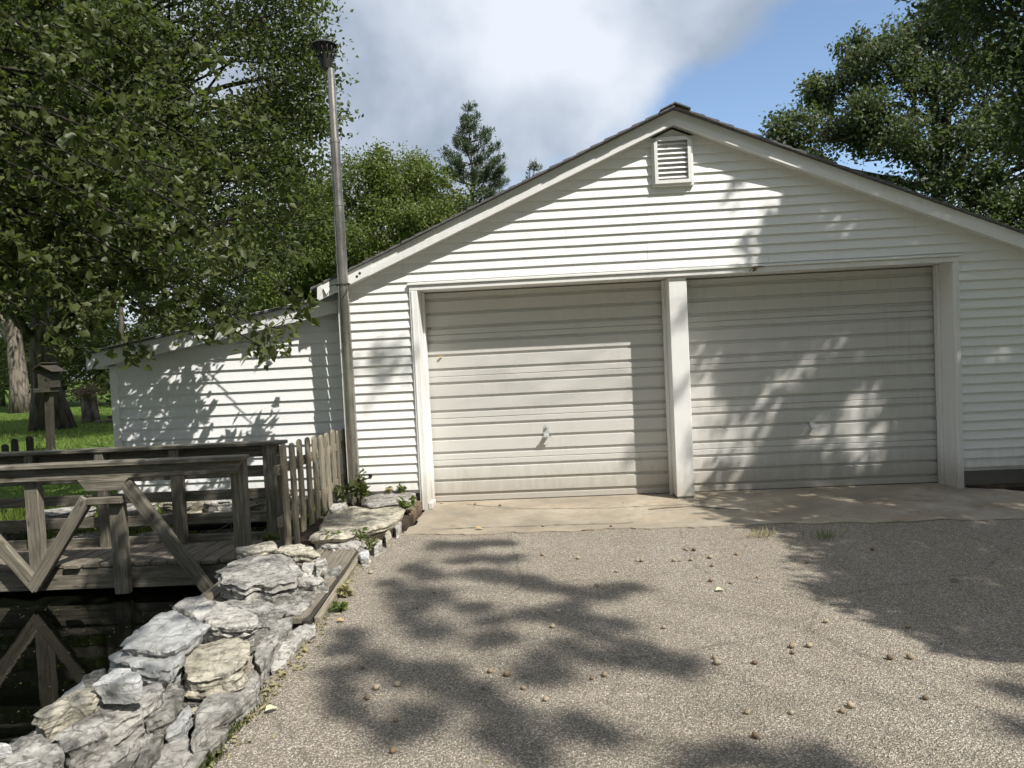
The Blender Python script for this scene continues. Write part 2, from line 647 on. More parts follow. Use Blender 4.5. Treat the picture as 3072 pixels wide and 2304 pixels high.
STONE = {
    'y': mat_stone('limestone_cream', (0.55, 0.51, 0.41), (0.32, 0.29, 0.225), (0.70, 0.66, 0.55), 0.25),
    'g': mat_stone('limestone_grey', (0.43, 0.415, 0.38), (0.22, 0.21, 0.19), (0.62, 0.60, 0.55), 0.35),
    'w': mat_stone('limestone_pale', (0.57, 0.55, 0.50), (0.31, 0.295, 0.26), (0.73, 0.71, 0.66), 0.25),
    'b': mat_stone('limestone_blue', (0.46, 0.465, 0.455), (0.29, 0.29, 0.28), (0.58, 0.59, 0.58), 0.1, 0.25),
    'W': mat_stone('limestone_white', (0.70, 0.70, 0.69), (0.42, 0.42, 0.41), (0.80, 0.80, 0.79), 0.2, 0.3),
    'l': mat_stone('limestone_lichen', (0.30, 0.29, 0.26), (0.14, 0.135, 0.12), (0.47, 0.455, 0.41), 0.6),
    'r': mat_stone('stone_brown', (0.24, 0.17, 0.125), (0.13, 0.09, 0.065), (0.36, 0.28, 0.22), 0.1),
}
M_ASPHALT = mat_asphalt()
M_CONC = mat_concrete()
M_GROUND = mat_ground()
M_SOIL = mat_soil()
M_PIPE = mat_metal_pipe()
M_SHINGLE = mat_shingle()
M_WATER = mat_water()
M_DARKMETAL = mat_plain('dark_metal', (0.06, 0.06, 0.058), 0.5, 0.6)
M_STEEL = mat_plain('zinc_handle', (0.62, 0.63, 0.62), 0.38, 0.35)
M_BLACKPIPE = mat_plain('black_plastic', (0.012, 0.012, 0.013), 0.3)
M_GUTTER = mat_plain('gutter_grey', (0.17, 0.18, 0.18), 0.6)
def mat_nut():
    m = Mat('nut_husk')
    oi = m.n.new('ShaderNodeObjectInfo')
    c = m.ramp(oi.outputs['Random'], [(0.0, (0.16, 0.11, 0.07)), (0.5, (0.30, 0.23, 0.15)), (1.0, (0.42, 0.36, 0.26))])
    a = m.noise(m.coord('Object', (1, 1, 1), True), 90, 5, 0.6)
    c = m.mix(m.rng(a, 0.45, 0.7, 0, 0.6), c, (0.09, 0.065, 0.045))
    m.bump(a, 0.4, 0.003)
    return m.done(c, 0.8, 0, 0.25)


M_NUT = mat_nut()
M_DRYLEAF = mat_plain('dry_leaf', (0.42, 0.30, 0.14), 0.7, n=40)
M_PALELEAF = mat_plain('pale_leaf', (0.55, 0.55, 0.35), 0.6, n=40)
M_TWIG = mat_plain('dry_twig', (0.24, 0.17, 0.11), 0.85, n=30)
M_BARK = mat_bark('bark_grey', (0.13, 0.11, 0.09), (0.27, 0.24, 0.20))
M_BOUGH = mat_bark('bark_bough', (0.028, 0.024, 0.02), (0.06, 0.052, 0.042), 3.0)
M_BARKD = mat_bark('bark_dark', (0.07, 0.06, 0.05), (0.15, 0.13, 0.105))
L_NEAR = mat_leaf('leaf_near', [(0.030, 0.040, 0.012), (0.060, 0.074, 0.022), (0.125, 0.135, 0.05)], 0.3, 0.45)
L_MID = mat_leaf('leaf_mid', [(0.034, 0.044, 0.013), (0.062, 0.077, 0.024), (0.115, 0.13, 0.046)], 0.3, 0.5)
L_BRIGHT = mat_leaf('leaf_bright', [(0.07, 0.095, 0.022), (0.125, 0.155, 0.04), (0.20, 0.235, 0.075)], 0.35, 0.45)
L_OAK = mat_leaf('leaf_oak', [(0.05, 0.068, 0.034), (0.09, 0.112, 0.062), (0.16, 0.18, 0.115)], 0.28, 0.5)
L_PINE = mat_leaf('pine_needles', [(0.045, 0.065, 0.04), (0.075, 0.10, 0.06), (0.12, 0.15, 0.09)], 0.1, 0.5)
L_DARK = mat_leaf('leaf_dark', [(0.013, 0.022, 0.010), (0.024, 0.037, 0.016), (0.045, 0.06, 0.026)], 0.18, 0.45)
L_WEED = mat_leaf('leaf_weed', [(0.06, 0.09, 0.025), (0.11, 0.15, 0.04), (0.19, 0.23, 0.075)], 0.3, 0.45)
L_GRASS = mat_leaf('grass_blade', [(0.08, 0.12, 0.022), (0.135, 0.185, 0.035), (0.22, 0.26, 0.07)], 0.35, 0.5)
L_DRY = mat_leaf('dry_grass', [(0.22, 0.19, 0.10), (0.32, 0.28, 0.15), (0.42, 0.37, 0.2)], 0.2, 0.6)

# ------------------------------------------------------------------ terrain
def sstep(a, b, x):
    t = min(1.0, max(0.0, (x - a) / (b - a)))
    return t * t * (3 - 2 * t)


def pond_in(x, y):
    inx = sstep(-1.55, -1.95, x) * sstep(-16, -14, x)
    iny = sstep(-0.85, -1.35, y) * sstep(-9.5, -8.5, y)
    return inx * iny


def ground_z(x, y):
    z = -0.06
    left = sstep(-1.9, -3.5, x) * sstep(-1.2, 1.5, y)
    z += left * (0.16 + 0.03 * noise.noise(Vector((x * 0.4, y * 0.4, 0))))
    z -= sstep(10, 30, abs(y) + 0.4 * abs(x)) * 0.1
    z -= 0.85 * pond_in(x, y)
    return z + 0.02 * noise.noise(Vector((x * 1.3, y * 1.3, 3)))


xs = np.concatenate([[-700, -300, -150, -90], np.arange(-60, -16, 3.0), np.arange(-16, -6, 0.6), np.arange(-6, 6, 0.16), np.arange(6, 16, 1.0), np.arange(16, 60, 4.0), [90, 150, 300, 700]])
ys = np.concatenate([[-700, -300, -150, -60, -30, -16], np.arange(-11, -6, 0.6), np.arange(-6, 2, 0.16), np.arange(2, 12, 0.6), np.arange(12, 60, 3.0), [90, 150, 300, 700]])
gv = [(float(x), float(y), ground_z(float(x), float(y))) for y in ys for x in xs]
nx = len(xs)
gf = [(j * nx + i, j * nx + i + 1, (j + 1) * nx + i + 1, (j + 1) * nx + i) for j in range(len(ys) - 1) for i in range(nx - 1)]
ground = mesh_obj('ground', gv, gf, M_GROUND, None, None, True)
tag(ground, 'mown green lawn with soil round the pond and garage', None, None, 'structure')


def sheet(name, outline, z0, z1, mat, label, jit=0.0, step=0.05, parent=None):
    """Slab with a ragged outline, top at z1."""
    pts = []
    n = len(outline)
    for i in range(n):
        a, b = Vector(outline[i]), Vector(outline[(i + 1) % n])
        k = max(1, int((b - a).length / step))
        for j in range(k):
            p = a.lerp(b, j / k)
            if jit:
                p = p + Vector((noise.noise(Vector((p.x * 4, p.y * 4, 1))), noise.noise(Vector((p.x * 4, p.y * 4, 9))))) * jit + Vector((noise.noise(Vector((p.x * 19, p.y * 19, 3))), noise.noise(Vector((p.x * 19, p.y * 19, 6))))) * jit * 0.45
            pts.append(p)
    bm = bmesh.new()
    top = [bm.verts.new((p.x, p.y, z1)) for p in pts]
    bot = [bm.verts.new((p.x, p.y, z0)) for p in pts]
    bm.faces.new(top)
    for i in range(len(pts)):
        bm.faces.new((top[i], bot[i], bot[(i + 1) % len(pts)], top[(i + 1) % len(pts)]))
    bmesh.ops.triangulate(bm, faces=[f for f in bm.faces if len(f.verts) > 4])
    o = bm_obj(name, bm, mat, parent)
    if label:
        tag(o, label, None, None, 'structure')
    return o


driveway = sheet('driveway', [(-1.40, -0.9), (-1.52, -1.5), (-1.47, -2.8), (-1.34, -4.2), (-1.25, -5.2), (-1.2, -14.0), (9.0, -14.0), (9.0, -2.6), (5.2, -0.9)], -0.12, 0.0, M_ASPHALT,
                 'worn asphalt driveway with pale aggregate in front of the garage', 0.03)
apron = sheet('concrete_apron', [(-1.28, -1.02), (-0.6, -1.08), (0.4, -1.10), (1.3, -1.13), (2.3, -1.16), (3.4, -1.22), (4.4, -1.3), (4.62, -0.7), (4.25, -0.08), (4.0, 0.02), (4.0, 0.4), (-1.27, 0.4), (-1.25, 0.0), (-1.24, -0.4)], -0.1, 0.010, M_CONC,
              'tan concrete apron strip at the foot of the garage doors', 0.07)
M_CRACK = mat_plain('crack_fill', (0.05, 0.045, 0.035), 0.95)


def crack(pts, w):
    V, F = [], []
    P = []
    for a, b in zip(pts, pts[1:]):
        a, b = Vector(a), Vector(b)
        k = max(2, int((b - a).length / 0.05))
        P += [a.lerp(b, i / k) for i in range(k)]
    for i, p in enumerate(P):
        p = p + Vector((0, noise.noise(Vector((p.x * 9, p.y * 9, 2))) * 0.025))
        ww = w * (0.4 + abs(noise.noise(Vector((p.x * 12, 5, 0)))) * 1.6)
        V += [(p.x, p.y - ww, 0.0145), (p.x, p.y + ww, 0.0145)]
    F = [(2 * i, 2 * i + 2, 2 * i + 3, 2 * i + 1) for i in range(len(P) - 1)]
    return mesh_obj('crack', V, F, M_CRACK, apron)


crack([(-0.85, 0.12), (-0.25, -0.2), (0.55, -0.3), (1.35, -0.27)], 0.006)
crack([(-1.05, -0.88), (0.0, -0.90), (0.75, -0.92)], 0.006)
crack([(0.9, -0.42), (1.3, -0.36), (1.75, -0.62)], 0.012)
crack([(1.6, 0.15), (1.95, -0.35), (2.9, -0.3)], 0.005)
crack([(2.6, -0.35), (3.5, -0.55)], 0.005)

wv = [(-15.5, -9.2, -0.235), (-1.35, -9.2, -0.235), (-1.35, -0.75, -0.235), (-15.5, -0.75, -0.235)]
water = mesh_obj('pond_water', wv, [(0, 1, 2, 3)], M_WATER)
tag(water, 'still black pond water under the footbridge', None, None, 'structure')

# ------------------------------------------------------------------ garage
GX0, GX1, GC = -1.975, 4.655, 1.334
SL = 0.4234
R_TOP = 3.760          # roof surface at the ridge
F_BOT = 3.605          # underside of the rake board at the ridge
garage = thing('garage', (GC, 0, 0), 'white clapboard two-door garage with a gable roof and louvred vent', 'garage')

# structural shell behind the boards
box('wall_core', (GX0 + 0.02, 0.004, 0.17), (-1.285, 0.30, 2.22), M_SIDING, garage, 0)
box('wall_core', (3.965, 0.004, 0.17), (GX1 - 0.02, 0.30, 2.22), M_SIDING, garage, 0)
prism('gable_core', [(GX0 + 0.02, 2.222), (GX1 - 0.02, 2.222), (GC, F_BOT - 0.01)], 0.004, 0.30, M_SIDING, garage)
box('rear_body', (GX0 + 0.02, 0.37, 0.0), (GX1 - 0.02, 6.6, 2.2), M_SIDING, garage, 0)
box('foundation', (GX0 + 0.03, 0.012, -0.1), (-1.292, 0.30, 0.166), M_FOUND, garage, 0.004)
box('foundation', (3.972, 0.012, -0.1), (GX1 - 0.03, 0.30, 0.166), M_FOUND, garage, 0.004)

PITCHB = 0.0895


def siding_board(x0, x1, z0, p, parent, mat, y=0.0, s0=0.0, s1=0.0, lip=0.0205):
    """One lap board; s0/s1 lean the ends inwards with height (for the gable)."""
    n = max(1, int((x1 - x0) / 0.45))
    prof = [(-0.001, z0), (-lip, z0), (-lip * 0.93, z0 + 0.006), (-lip * 0.10, z0 + p + 0.003)]
    V, F = [], []
    ph = random.random() * 50
    m = len(prof)
    for i in range(n + 1):
        t = i / n
        for yy, zz in prof:
            dz = zz - z0
            x = x0 + s0 * dz + (x1 - s1 * dz - x0 - s0 * dz) * t
            jy = 0.0012 * noise.noise(Vector((x * 1.3 + ph, zz * 3, 0)))
            jz = 0.0016 * noise.noise(Vector((x * 0.9 + ph, 7, zz)))
            V.append((x, y + yy + jy, zz + jz))
    for i in range(n):
        for k in range(m - 1):
            F.append((i * m + k, (i + 1) * m + k, (i + 1) * m + k + 1, i * m + k + 1))
    F.append(tuple(range(m)))
    F.append(tuple(n * m + k for k in range(m - 1, -1, -1)))
    return mesh_obj('siding_board', V, F, mat, parent, None, True, 12)


splits = {24: [1.05], 25: [1.05], 26: [0.27], 27: [0.27, 2.9], 28: [-0.15], 29: [-0.15], 23: [0.55, 2.2], 31: [1.9]}
k = 0
while True:
    z = 0.21 + k * PITCHB
    if z + PITCHB < 2.24:
        siding_board(GX0, -1.292, z, PITCHB, garage, M_SIDING)
        siding_board(3.972, GX1, z, PITCHB, garage, M_SIDING)
    else:
        xl = GC - (F_BOT + 0.012 - z) / SL
        xr = GC + (F_BOT + 0.012 - z) / SL
        lean = 1 / SL
        if xl < GX0:
            xl, xr, lean = GX0, GX1, 0.0
        if xr - xl < 2 * PITCHB / SL + 0.05:
            break
        cuts = [c for c in splits.get(k, []) if xl + 0.3 < c < xr - 0.3]
        edges = [xl] + cuts + [xr]
        for i in range(len(edges) - 1):
            a, b = edges[i], edges[i + 1]
            siding_board(a + (0.0012 if i else 0), b - (0.0012 if i < len(edges) - 2 else 0), z, PITCHB, garage, M_SIDING,
                         s0=lean if i == 0 else 0, s1=lean if i == len(edges) - 2 else 0)
    k += 1
box('corner_trim', (GX0 - 0.035, -0.030, 0.20), (GX0 + 0.004, 0.05, 2.24), M_TRIM, garage, 0.004)
# small round hole in the siding low by the pipe
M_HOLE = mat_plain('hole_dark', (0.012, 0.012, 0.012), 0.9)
lathe('drain_hole', [(0.016, 0), (0.019, 0.003), (0.001, 0.004)], M_HOLE, garage, Matrix.Translation((-1.78, -0.0185, 0.365)) @ Matrix.Rotation(math.pi / 2, 4, 'X'), 14)

# door surrounds
DY = 0.306
HB, HT = 2.180, 2.250
box('header_trim', (-1.292, -0.034, HB), (3.972, 0.0, HT - 0.022), M_TRIM, garage, 0.004)
box('header_cap', (-1.305, -0.050, HT - 0.020), (3.985, 0.0, HT + 0.004), M_TRIM, garage, 0.004)
box('header_lintel', (-1.213, 0.002, HB + 0.006), (3.915, DY + 0.05, HB + 0.04), M_TRIM, garage, 0)
for xa, xb, zb in ((-1.292, -1.213, -0.0), (3.915, 3.972, -0.0)):
    box('jamb_trim', (xa, -0.034, zb), (xb, 0.0, HB - 0.002), M_TRIM, garage, 0.004)
    box('jamb_bead', (xa + (0.018 if xa < 0 else 0.010), -0.043, zb + 0.01), (xa + (0.034 if xa < 0 else 0.024), -0.0345, HB - 0.004), M_TRIM, garage, 0.003)
box('jamb_liner', (-1.286, 0.002, 0.0), (-1.213, DY + 0.05, HB + 0.004), M_TRIM, garage, 0)
box('jamb_liner', (3.915, 0.002, 0.0), (3.966, DY + 0.05, HB + 0.004), M_TRIM, garage, 0)
box('jamb_stop', (-1.2125, 0.20, 0.0), (-1.19, DY - 0.03, HB + 0.002), M_TRIM, garage, 0.003)
box('jamb_stop', (3.892, 0.20, 0.0), (3.9145, DY - 0.03, HB + 0.002), M_TRIM, garage, 0.003)
box('center_post', (1.240, -0.006, 0.03), (1.415, DY + 0.05, HB - 0.003), M_TRIM, garage, 0.006)
box('jamb_stop', (1.216, 0.18, 0.0), (1.2395, DY - 0.03, HB - 0.006), M_TRIM, garage, 0.003)
box('post_foot', (1.246, 0.0, 0.0), (1.409, DY, 0.0285), M_FOUND, garage, 0.003)
box('jamb_foot', (-1.212, -0.04, 0.011), (-1.165, 0.16, 0.075), M_TRIM, garage, 0.006)


def garage_door(x0, x1, label):
    top, n = HB - 0.004, 5
    h = (top - 0.012) / n
    d = None
    for i in range(n):
        zb = 0.012 + i * h
        V, F = [], []
        # profile of one sheet-steel section: three shallow grooves
        prof = [(0.034, zb + 0.0015), (0.004, zb + 0.0015), (0.0, zb + 0.006)]
        for fr in (1 / 6, 0.5, 5 / 6):
            zc = zb + h * fr
            prof += [(0.0, zc - 0.016), (0.019, zc - 0.011), (0.021, zc + 0.014), (0.001, zc + 0.019)]
        prof += [(0.0, zb + h - 0.006), (0.005, zb + h - 0.0015), (0.034, zb + h - 0.0015)]
        m = len(prof)
        ns = 8
        ph = random.random() * 9
        for s in range(ns + 1):
            x = x0 + (x1 - x0) * s / ns
            for y, z in prof:
                V.append((x, DY + y + 0.002 * noise.noise(Vector((x * 1.2 + ph, z * 2, 0))), z))
        for s in range(ns):
            for q in range(m - 1):
                F.append((s * m + q, (s + 1) * m + q, (s + 1) * m + q + 1, s * m + q + 1))
        if d is None:
            d = bpy.data.objects.new('garage_door', bpy.data.meshes.new('garage_door'))
            bm = bmesh.new()
            box_bm(bm, (x0, DY + 0.036, 0.014), (x1, DY + 0.05, top))
            bm.to_mesh(d.data)
            bm.free()
            d.data.materials.append(M_DOOR)
            link(d, garage)
            d['label'] = label
        mesh_obj('door_panel', V, F, M_DOOR, d, None, True, 20)
    box('rubber_seal', (x0, DY - 0.004, -0.002), (x1, DY + 0.03, 0.0125), M_BLACKPIPE, d, 0.002)
    return d


def door_handle(door, x, z):
    """Zinc lock plate with a bolt head and a fold-down lever."""
    bm = bmesh.new()
    pts = []
    for i in range(9):
        t = math.pi * i / 8
        pts.append((0.028 * math.cos(t), 0.036 + 0.028 * math.sin(t)))
    pts += [(-0.028, -0.045), (0.028, -0.045)]
    a = [bm.verts.new((x + px, DY - 0.004, z + pz)) for px, pz in pts]
    b = [bm.verts.new((x + px, DY + 0.004, z + pz)) for px, pz in pts]
    bm.faces.new(a)
    for i in range(len(pts)):
        bm.faces.new((a[i], b[i], b[(i + 1) % len(pts)], a[(i + 1) % len(pts)]))
    vs = box_bm(bm, (x - 0.024, DY - 0.052, z - 0.056), (x + 0.024, DY - 0.0045, z - 0.042))
    vs = box_bm(bm, (x - 0.036, DY - 0.066, z - 0.064), (x + 0.05, DY - 0.0525, z - 0.050))
    o = bm_obj('handle', bm, M_STEEL, door)
    ret = bmesh.new()
    bmesh.ops.create_cone(ret, cap_ends=True, segments=14, radius1=0.013, radius2=0.010, depth=0.022,
                          matrix=Matrix.Translation((x + 0.004, DY - 0.015, z + 0.034)) @ Matrix.Rotation(math.pi / 2, 4, 'X'))
    bm_obj('lock_bolt', ret, M_STEEL, door)


dl = garage_door(-1.210, 1.237, 'left garage door, half in sunlight')
dr = garage_door(1.418, 3.912, 'right garage door, in dappled shade')
door_handle(dl, -0.01, 0.71)
door_handle(dr, 2.68, 0.69)

# gable vent
VX0, VX1, VZ0, VZ1 = 1.125, 1.515, 3.045, 3.515
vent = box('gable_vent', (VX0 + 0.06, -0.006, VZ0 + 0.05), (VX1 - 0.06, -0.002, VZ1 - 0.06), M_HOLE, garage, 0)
vent['label'] = 'white louvred vent under the peak'
ch = 0.055


def vent_ring(x0, x1, z0, z1, c, t, ya, yb):
    out = [(x0, z0), (x1, z0), (x1, z1 - c), (x1 - c, z1), (x0 + c, z1), (x0, z1 - c)]
    inn = [(x0 + t, z0 + t), (x1 - t, z0 + t), (x1 - t, z1 - c * 0.9 - t * 0.3), (x1 - t, z1 - t), (x0 + t, z1 - t), (x0 + t, z1 - c * 0.9 - t * 0.3)]
    bm = bmesh.new()
    A = [bm.verts.new((x, ya, z)) for x, z in out]
    B = [bm.verts.new((x, yb, z)) for x, z in out]
    C = [bm.verts.new((x, ya, z)) for x, z in inn]
    D = [bm.verts.new((x, yb, z)) for x, z in inn]
    for i in range(6):
        j = (i + 1) % 6
        bm.faces.new((A[i], A[j], C[j], C[i]))
        bm.faces.new((A[i], B[i], B[j], A[j]))
        bm.faces.new((C[i], C[j], D[j], D[i]))
    bm_obj('vent_frame', bm, M_TRIM, vent)


vent_ring(VX0, VX1, VZ0, VZ1, ch, 0.03, -0.050, -0.001)
vent_ring(VX0 + 0.02, VX1 - 0.02, VZ0 + 0.022, VZ1 - 0.012, ch * 0.85, 0.032, -0.072, -0.0505)
for i in range(8):
    zc = VZ0 + 0.085 + i * 0.0455
    bm = bmesh.new()
    a = [(VX0 + 0.052, -0.056, zc - 0.012), (VX1 - 0.052, -0.056, zc - 0.012), (VX1 - 0.052, -0.022, zc + 0.022), (VX0 + 0.052, -0.022, zc + 0.022)]
    q = [bm.verts.new(p) for p in a]
    r = [bm.verts.new((p[0], p[1] + 0.003, p[2] + 0.006)) for p in a]
    bm.faces.new(q)
    bm.faces.new(r[::-1])
    for j in range(4):
        bm.faces.new((q[j], r[j], r[(j + 1) % 4], q[(j + 1) % 4]))
    bm_obj('louver', bm, M_TRIM, vent)

# roof
RY = -0.118
roof = prism('roof', [(GC, R_TOP - 0.02), (-2.19, R_TOP - 0.02 - SL * (GC + 2.19)), (-2.19, R_TOP - 0.05 - SL * (GC + 2.19)), (GC, R_TOP - 0.05), (4.87, R_TOP - 0.05 - SL * (4.87 - GC)), (4.87, R_TOP - 0.02 - SL * (4.87 - GC))],
             RY + 0.03, 6.9, M_SHINGLE, garage)
roof['label'] = 'grey asphalt shingle roof'
ca = math.cos(math.atan(SL))
for sgn in (-1, 1):
    ncs = 27
    for i in range(ncs):
        d0 = i / ncs * 3.56
        d1 = (i + 1) / ncs * 3.56 + 0.012
        t = i / ncs
        ov = 0.075 * (1 - t) + 0.02 + random.uniform(-0.007, 0.007)
        if sgn > 0:
            ov = 0.060 * (1 - t) + 0.018 + random.uniform(-0.006, 0.006)
        xa, xb = GC + sgn * d0, GC + sgn * d1
        za, zb = R_TOP - SL * d0, R_TOP - SL * d1
        V = []
        for y in (RY - ov, 6.95):
            V += [(xa, y, za - 0.018), (xb, y, zb - 0.018), (xb, y, zb + 0.006), (xa, y, za - 0.006)]
        F = [(0, 1, 2, 3), (7, 6, 5, 4), (0, 4, 5, 1), (1, 5, 6, 2), (2, 6, 7, 3), (3, 7, 4, 0)]
        mesh_obj('shingle_course', V, F, M_SHINGLE, roof)
    # rake board: upper and lower strips, soffit behind
    def zt(x, base):
        return base - SL * abs(x - GC)
    xe = GC + sgn * 3.50 if sgn < 0 else GC + 3.55
    xs_ = GC + sgn * 0.0005
    mid = F_BOT + 0.062
    prism('rake_board', [(xs_, zt(xs_, R_TOP - 0.021)), (xe, zt(xe, R_TOP - 0.021)), (xe, zt(xe, mid)), (xs_, zt(xs_, mid))], RY, RY + 0.024, M_TRIM, garage)
    prism('rake_board', [(xs_, zt(xs_, mid + 0.003)), (xe, zt(xe, mid + 0.003)), (xe, zt(xe, F_BOT)), (xs_, zt(xs_, F_BOT))], RY - 0.008, RY + 0.0235, M_TRIM, garage)
    prism('soffit', [(xs_, zt(xs_, F_BOT + 0.024)), (xe, zt(xe, F_BOT + 0.024)), (xe, zt(xe, F_BOT + 0.010)), (xs_, zt(xs_, F_BOT + 0.010))], RY + 0.026, 0.003, M_TRIM, garage)
prism('ridge_cap', [(GC, R_TOP + 0.020), (GC - 0.14, R_TOP + 0.017 - SL * 0.14), (GC - 0.14, R_TOP + 0.007 - SL * 0.14), (GC, R_TOP + 0.008), (GC + 0.14, R_TOP + 0.007 - SL * 0.14), (GC + 0.14, R_TOP + 0.017 - SL * 0.14)], RY - 0.105, 6.95, M_SHINGLE, roof)
# mended end of the left rake with two bird-pecked holes
def zr(x, b):
    return b - SL * abs(x - GC)
prism('rake_patch', [(-1.62, zr(-1.62, R_TOP - 0.062)), (-1.93, zr(-1.93, R_TOP - 0.062)), (-1.93, zr(-1.93, F_BOT + 0.004)), (-1.66, zr(-1.66, F_BOT + 0.004)), (-1.635, zr(-1.64, F_BOT + 0.05))], RY - 0.018, RY - 0.0085, M_TRIM, garage)
for hx, hz in ((-1.742, zr(-1.742, F_BOT + 0.062)), (-1.772, zr(-1.772, F_BOT + 0.045))):
    lathe('pecked_hole', [(0.011, 0), (0.013, 0.002), (0.001, 0.003)], M_HOLE, garage, Matrix.Translation((hx, RY - 0.0186, hz)) @ Matrix.Rotation(math.pi / 2, 4, 'X'), 7)
# boxed eave end and bent flashing at the left corner
box('eave_box', (-2.165, RY + 0.03, 2.125), (-1.985, 6.7, 2.245), M_GUTTER, garage, 0.004)
mesh_obj('bent_flashing', [(-2.17, -0.13, 2.27), (-2.05, -0.135, 2.32), (-2.045, -0.15, 2.22), (-2.075, -0.16, 2.175), (-2.11, -0.14, 2.24), (-2.15, -0.15, 2.13), (-2.175, -0.14, 2.135),
                            (-2.17, -0.127, 2.27), (-2.05, -0.132, 2.32), (-2.045, -0.147, 2.22), (-2.075, -0.157, 2.175), (-2.11, -0.137, 2.24), (-2.15, -0.147, 2.13), (-2.175, -0.137, 2.135)],
         [(0, 4, 1), (1, 4, 2), (2, 4, 3), (0, 6, 4), (4, 6, 5), (7, 8, 11), (8, 9, 11), (9, 10, 11), (7, 11, 13), (11, 12, 13), (0, 1, 8, 7), (1, 2, 9, 8), (2, 3, 10, 9), (3, 4, 11, 10), (4, 5, 12, 11), (5, 6, 13, 12), (6, 0, 7, 13)], M_TRIM, garage)

# ------------------------------------------------------------------ lean-to shed
SY = 0.15
shed = thing('lean_to_shed', (-3.3, SY, 0), 'low white lean-to shed with lap siding beside the garage', 'shed')
SXL, SXR = -4.418, -1.99
SS = 0.173


def shed_roof(x):
    return 1.716 + SS * (x + 4.635)


PS = 0.1142
z = 0.122
while z < 2.1:
    xl = SXL
    zlim = z + PS
    # keep each board under the sloping roof
    xcut = -4.635 + (zlim + 0.03 - 1.716) / SS
    x0 = max(xl, xcut)
    if x0 < SXR - 0.1:
        siding_board(x0, SXR, z, PS, shed, M_SHED, y=SY, lip=0.022)
    z += PS
prism('wall_core', [(SXL + 0.02, 0.0), (SXR, 0.0), (SXR, shed_roof(SXR) - 0.05), (SXL + 0.02, shed_roof(SXL) - 0.05)], SY + 0.006, SY + 4.5, M_SHED, shed)
box('corner_post', (SXL - 0.05, SY - 0.032, 0.10), (SXL + 0.03, SY + 0.05, shed_roof(SXL) - 0.16), M_TRIM, shed, 0.005)
prism('shed_roof', [(-4.665, shed_roof(-4.665)), (SXR - 0.03, shed_roof(SXR - 0.03)), (SXR - 0.03, shed_roof(SXR - 0.03) + 0.018), (-4.665, shed_roof(-4.665) + 0.018)], SY - 0.165, SY + 4.8, M_SHINGLE, shed)
prism('drip_edge', [(-4.67, shed_roof(-4.67) + 0.020), (SXR - 0.035, shed_roof(SXR - 0.035) + 0.020), (SXR - 0.035, shed_roof(SXR - 0.035) + 0.026), (-4.67, shed_roof(-4.67) + 0.026)], SY - 0.17, SY + 0.2, M_TRIM, shed)
prism('rake_board', [(-4.64, shed_roof(-4.64) - 0.004), (SXR - 0.04, shed_roof(SXR - 0.04) - 0.004), (SXR - 0.04, shed_roof(SXR - 0.04) - 0.155), (-4.64, shed_roof(-4.64) - 0.155)], SY - 0.125, SY - 0.10, M_SHED, shed)
box('eave_box', (-4.625, SY - 0.098, 1.565), (SXL - 0.052, SY + 4.3, 1.68), M_SHED, shed, 0)
box('inner_trim', (SXR - 0.005, SY - 0.025, 0.1), (SXR + 0.012, SY + 0.0, 2.1), M_TRIM, shed, 0)

# ------------------------------------------------------------------ tall pipe by the garage corner
PX, PY = -1.893, -0.205
pole = thing('flue_pipe', (PX, PY, 0), 'tall rusty galvanised pipe standing at the garage corner', 'pipe')


def pipe(name, z0, z1, ra, rb, mat=None):
    return lathe(name, [(ra * 0.7, z0), (ra, z0 + 0.001), (rb, z1 - 0.001), (rb * 0.7, z1)], mat or M_PIPE, pole, Matrix.Translation((PX, PY, 0)), 24)


pipe('pipe_section', 0.0, 1.62, 0.056, 0.054)
pipe('pipe_section', 1.6205, 3.02, 0.052, 0.049)
pipe('pipe_section', 3.0205, 3.62, 0.046, 0.045)
pipe('pipe_section', 3.6205, 4.30, 0.038, 0.035)
for zc in (1.62, 3.02, 3.62):
    pipe('pipe_collar', zc - 0.018, zc + 0.018, 0.059 if zc < 2 else (0.053 if zc < 3.3 else 0.049), 0.059 if zc < 2 else (0.053 if zc < 3.3 else 0.049))
tubes('pipe_strap', [([(PX + 0.062 * math.cos(t), PY + 0.062 * math.sin(t), 2.255 + 0.006 * math.cos(t)) for t in [2 * math.pi * i / 20 for i in range(21)]], [0.006] * 21),
                     ([(PX + 0.055, PY - 0.02, 2.255), (PX + 0.075, PY - 0.03, 2.245), (PX + 0.035, PY - 0.055, 2.17), (PX + 0.01, PY - 0.064, 2.13)], [0.006, 0.006, 0.004, 0.003]),
                     ([(PX - 0.05, PY, 2.26), (PX - 0.12, PY + 0.05, 2.26), (PX - 0.2, PY + 0.08, 2.24)], [0.006, 0.005, 0.004])], M_DARKMETAL, pole, 6)
# slatted rain cap
cap = lathe('rain_cap', [(0.02, 4.58), (0.115, 4.53), (0.12, 4.52), (0.03, 4.565)], M_DARKMETAL, pole, Matrix.Translation((PX - 0.05, PY, 0)), 20)
lathe('cap_cone', [(0.045, 4.30), (0.075, 4.42), (0.068, 4.42), (0.035, 4.31)], M_DARKMETAL, pole, Matrix.Translation((PX - 0.04, PY, 0)), 18)
tubes('cap_cage', [([(PX - 0.04 + 0.074 * math.cos(t), PY + 0.074 * math.sin(t), 4.40), (PX - 0.05 + 0.10 * math.cos(t), PY + 0.10 * math.sin(t), 4.53)], [0.006, 0.006]) for t in [2 * math.pi * i / 12 for i in range(12)]], M_DARKMETAL, pole, 5)

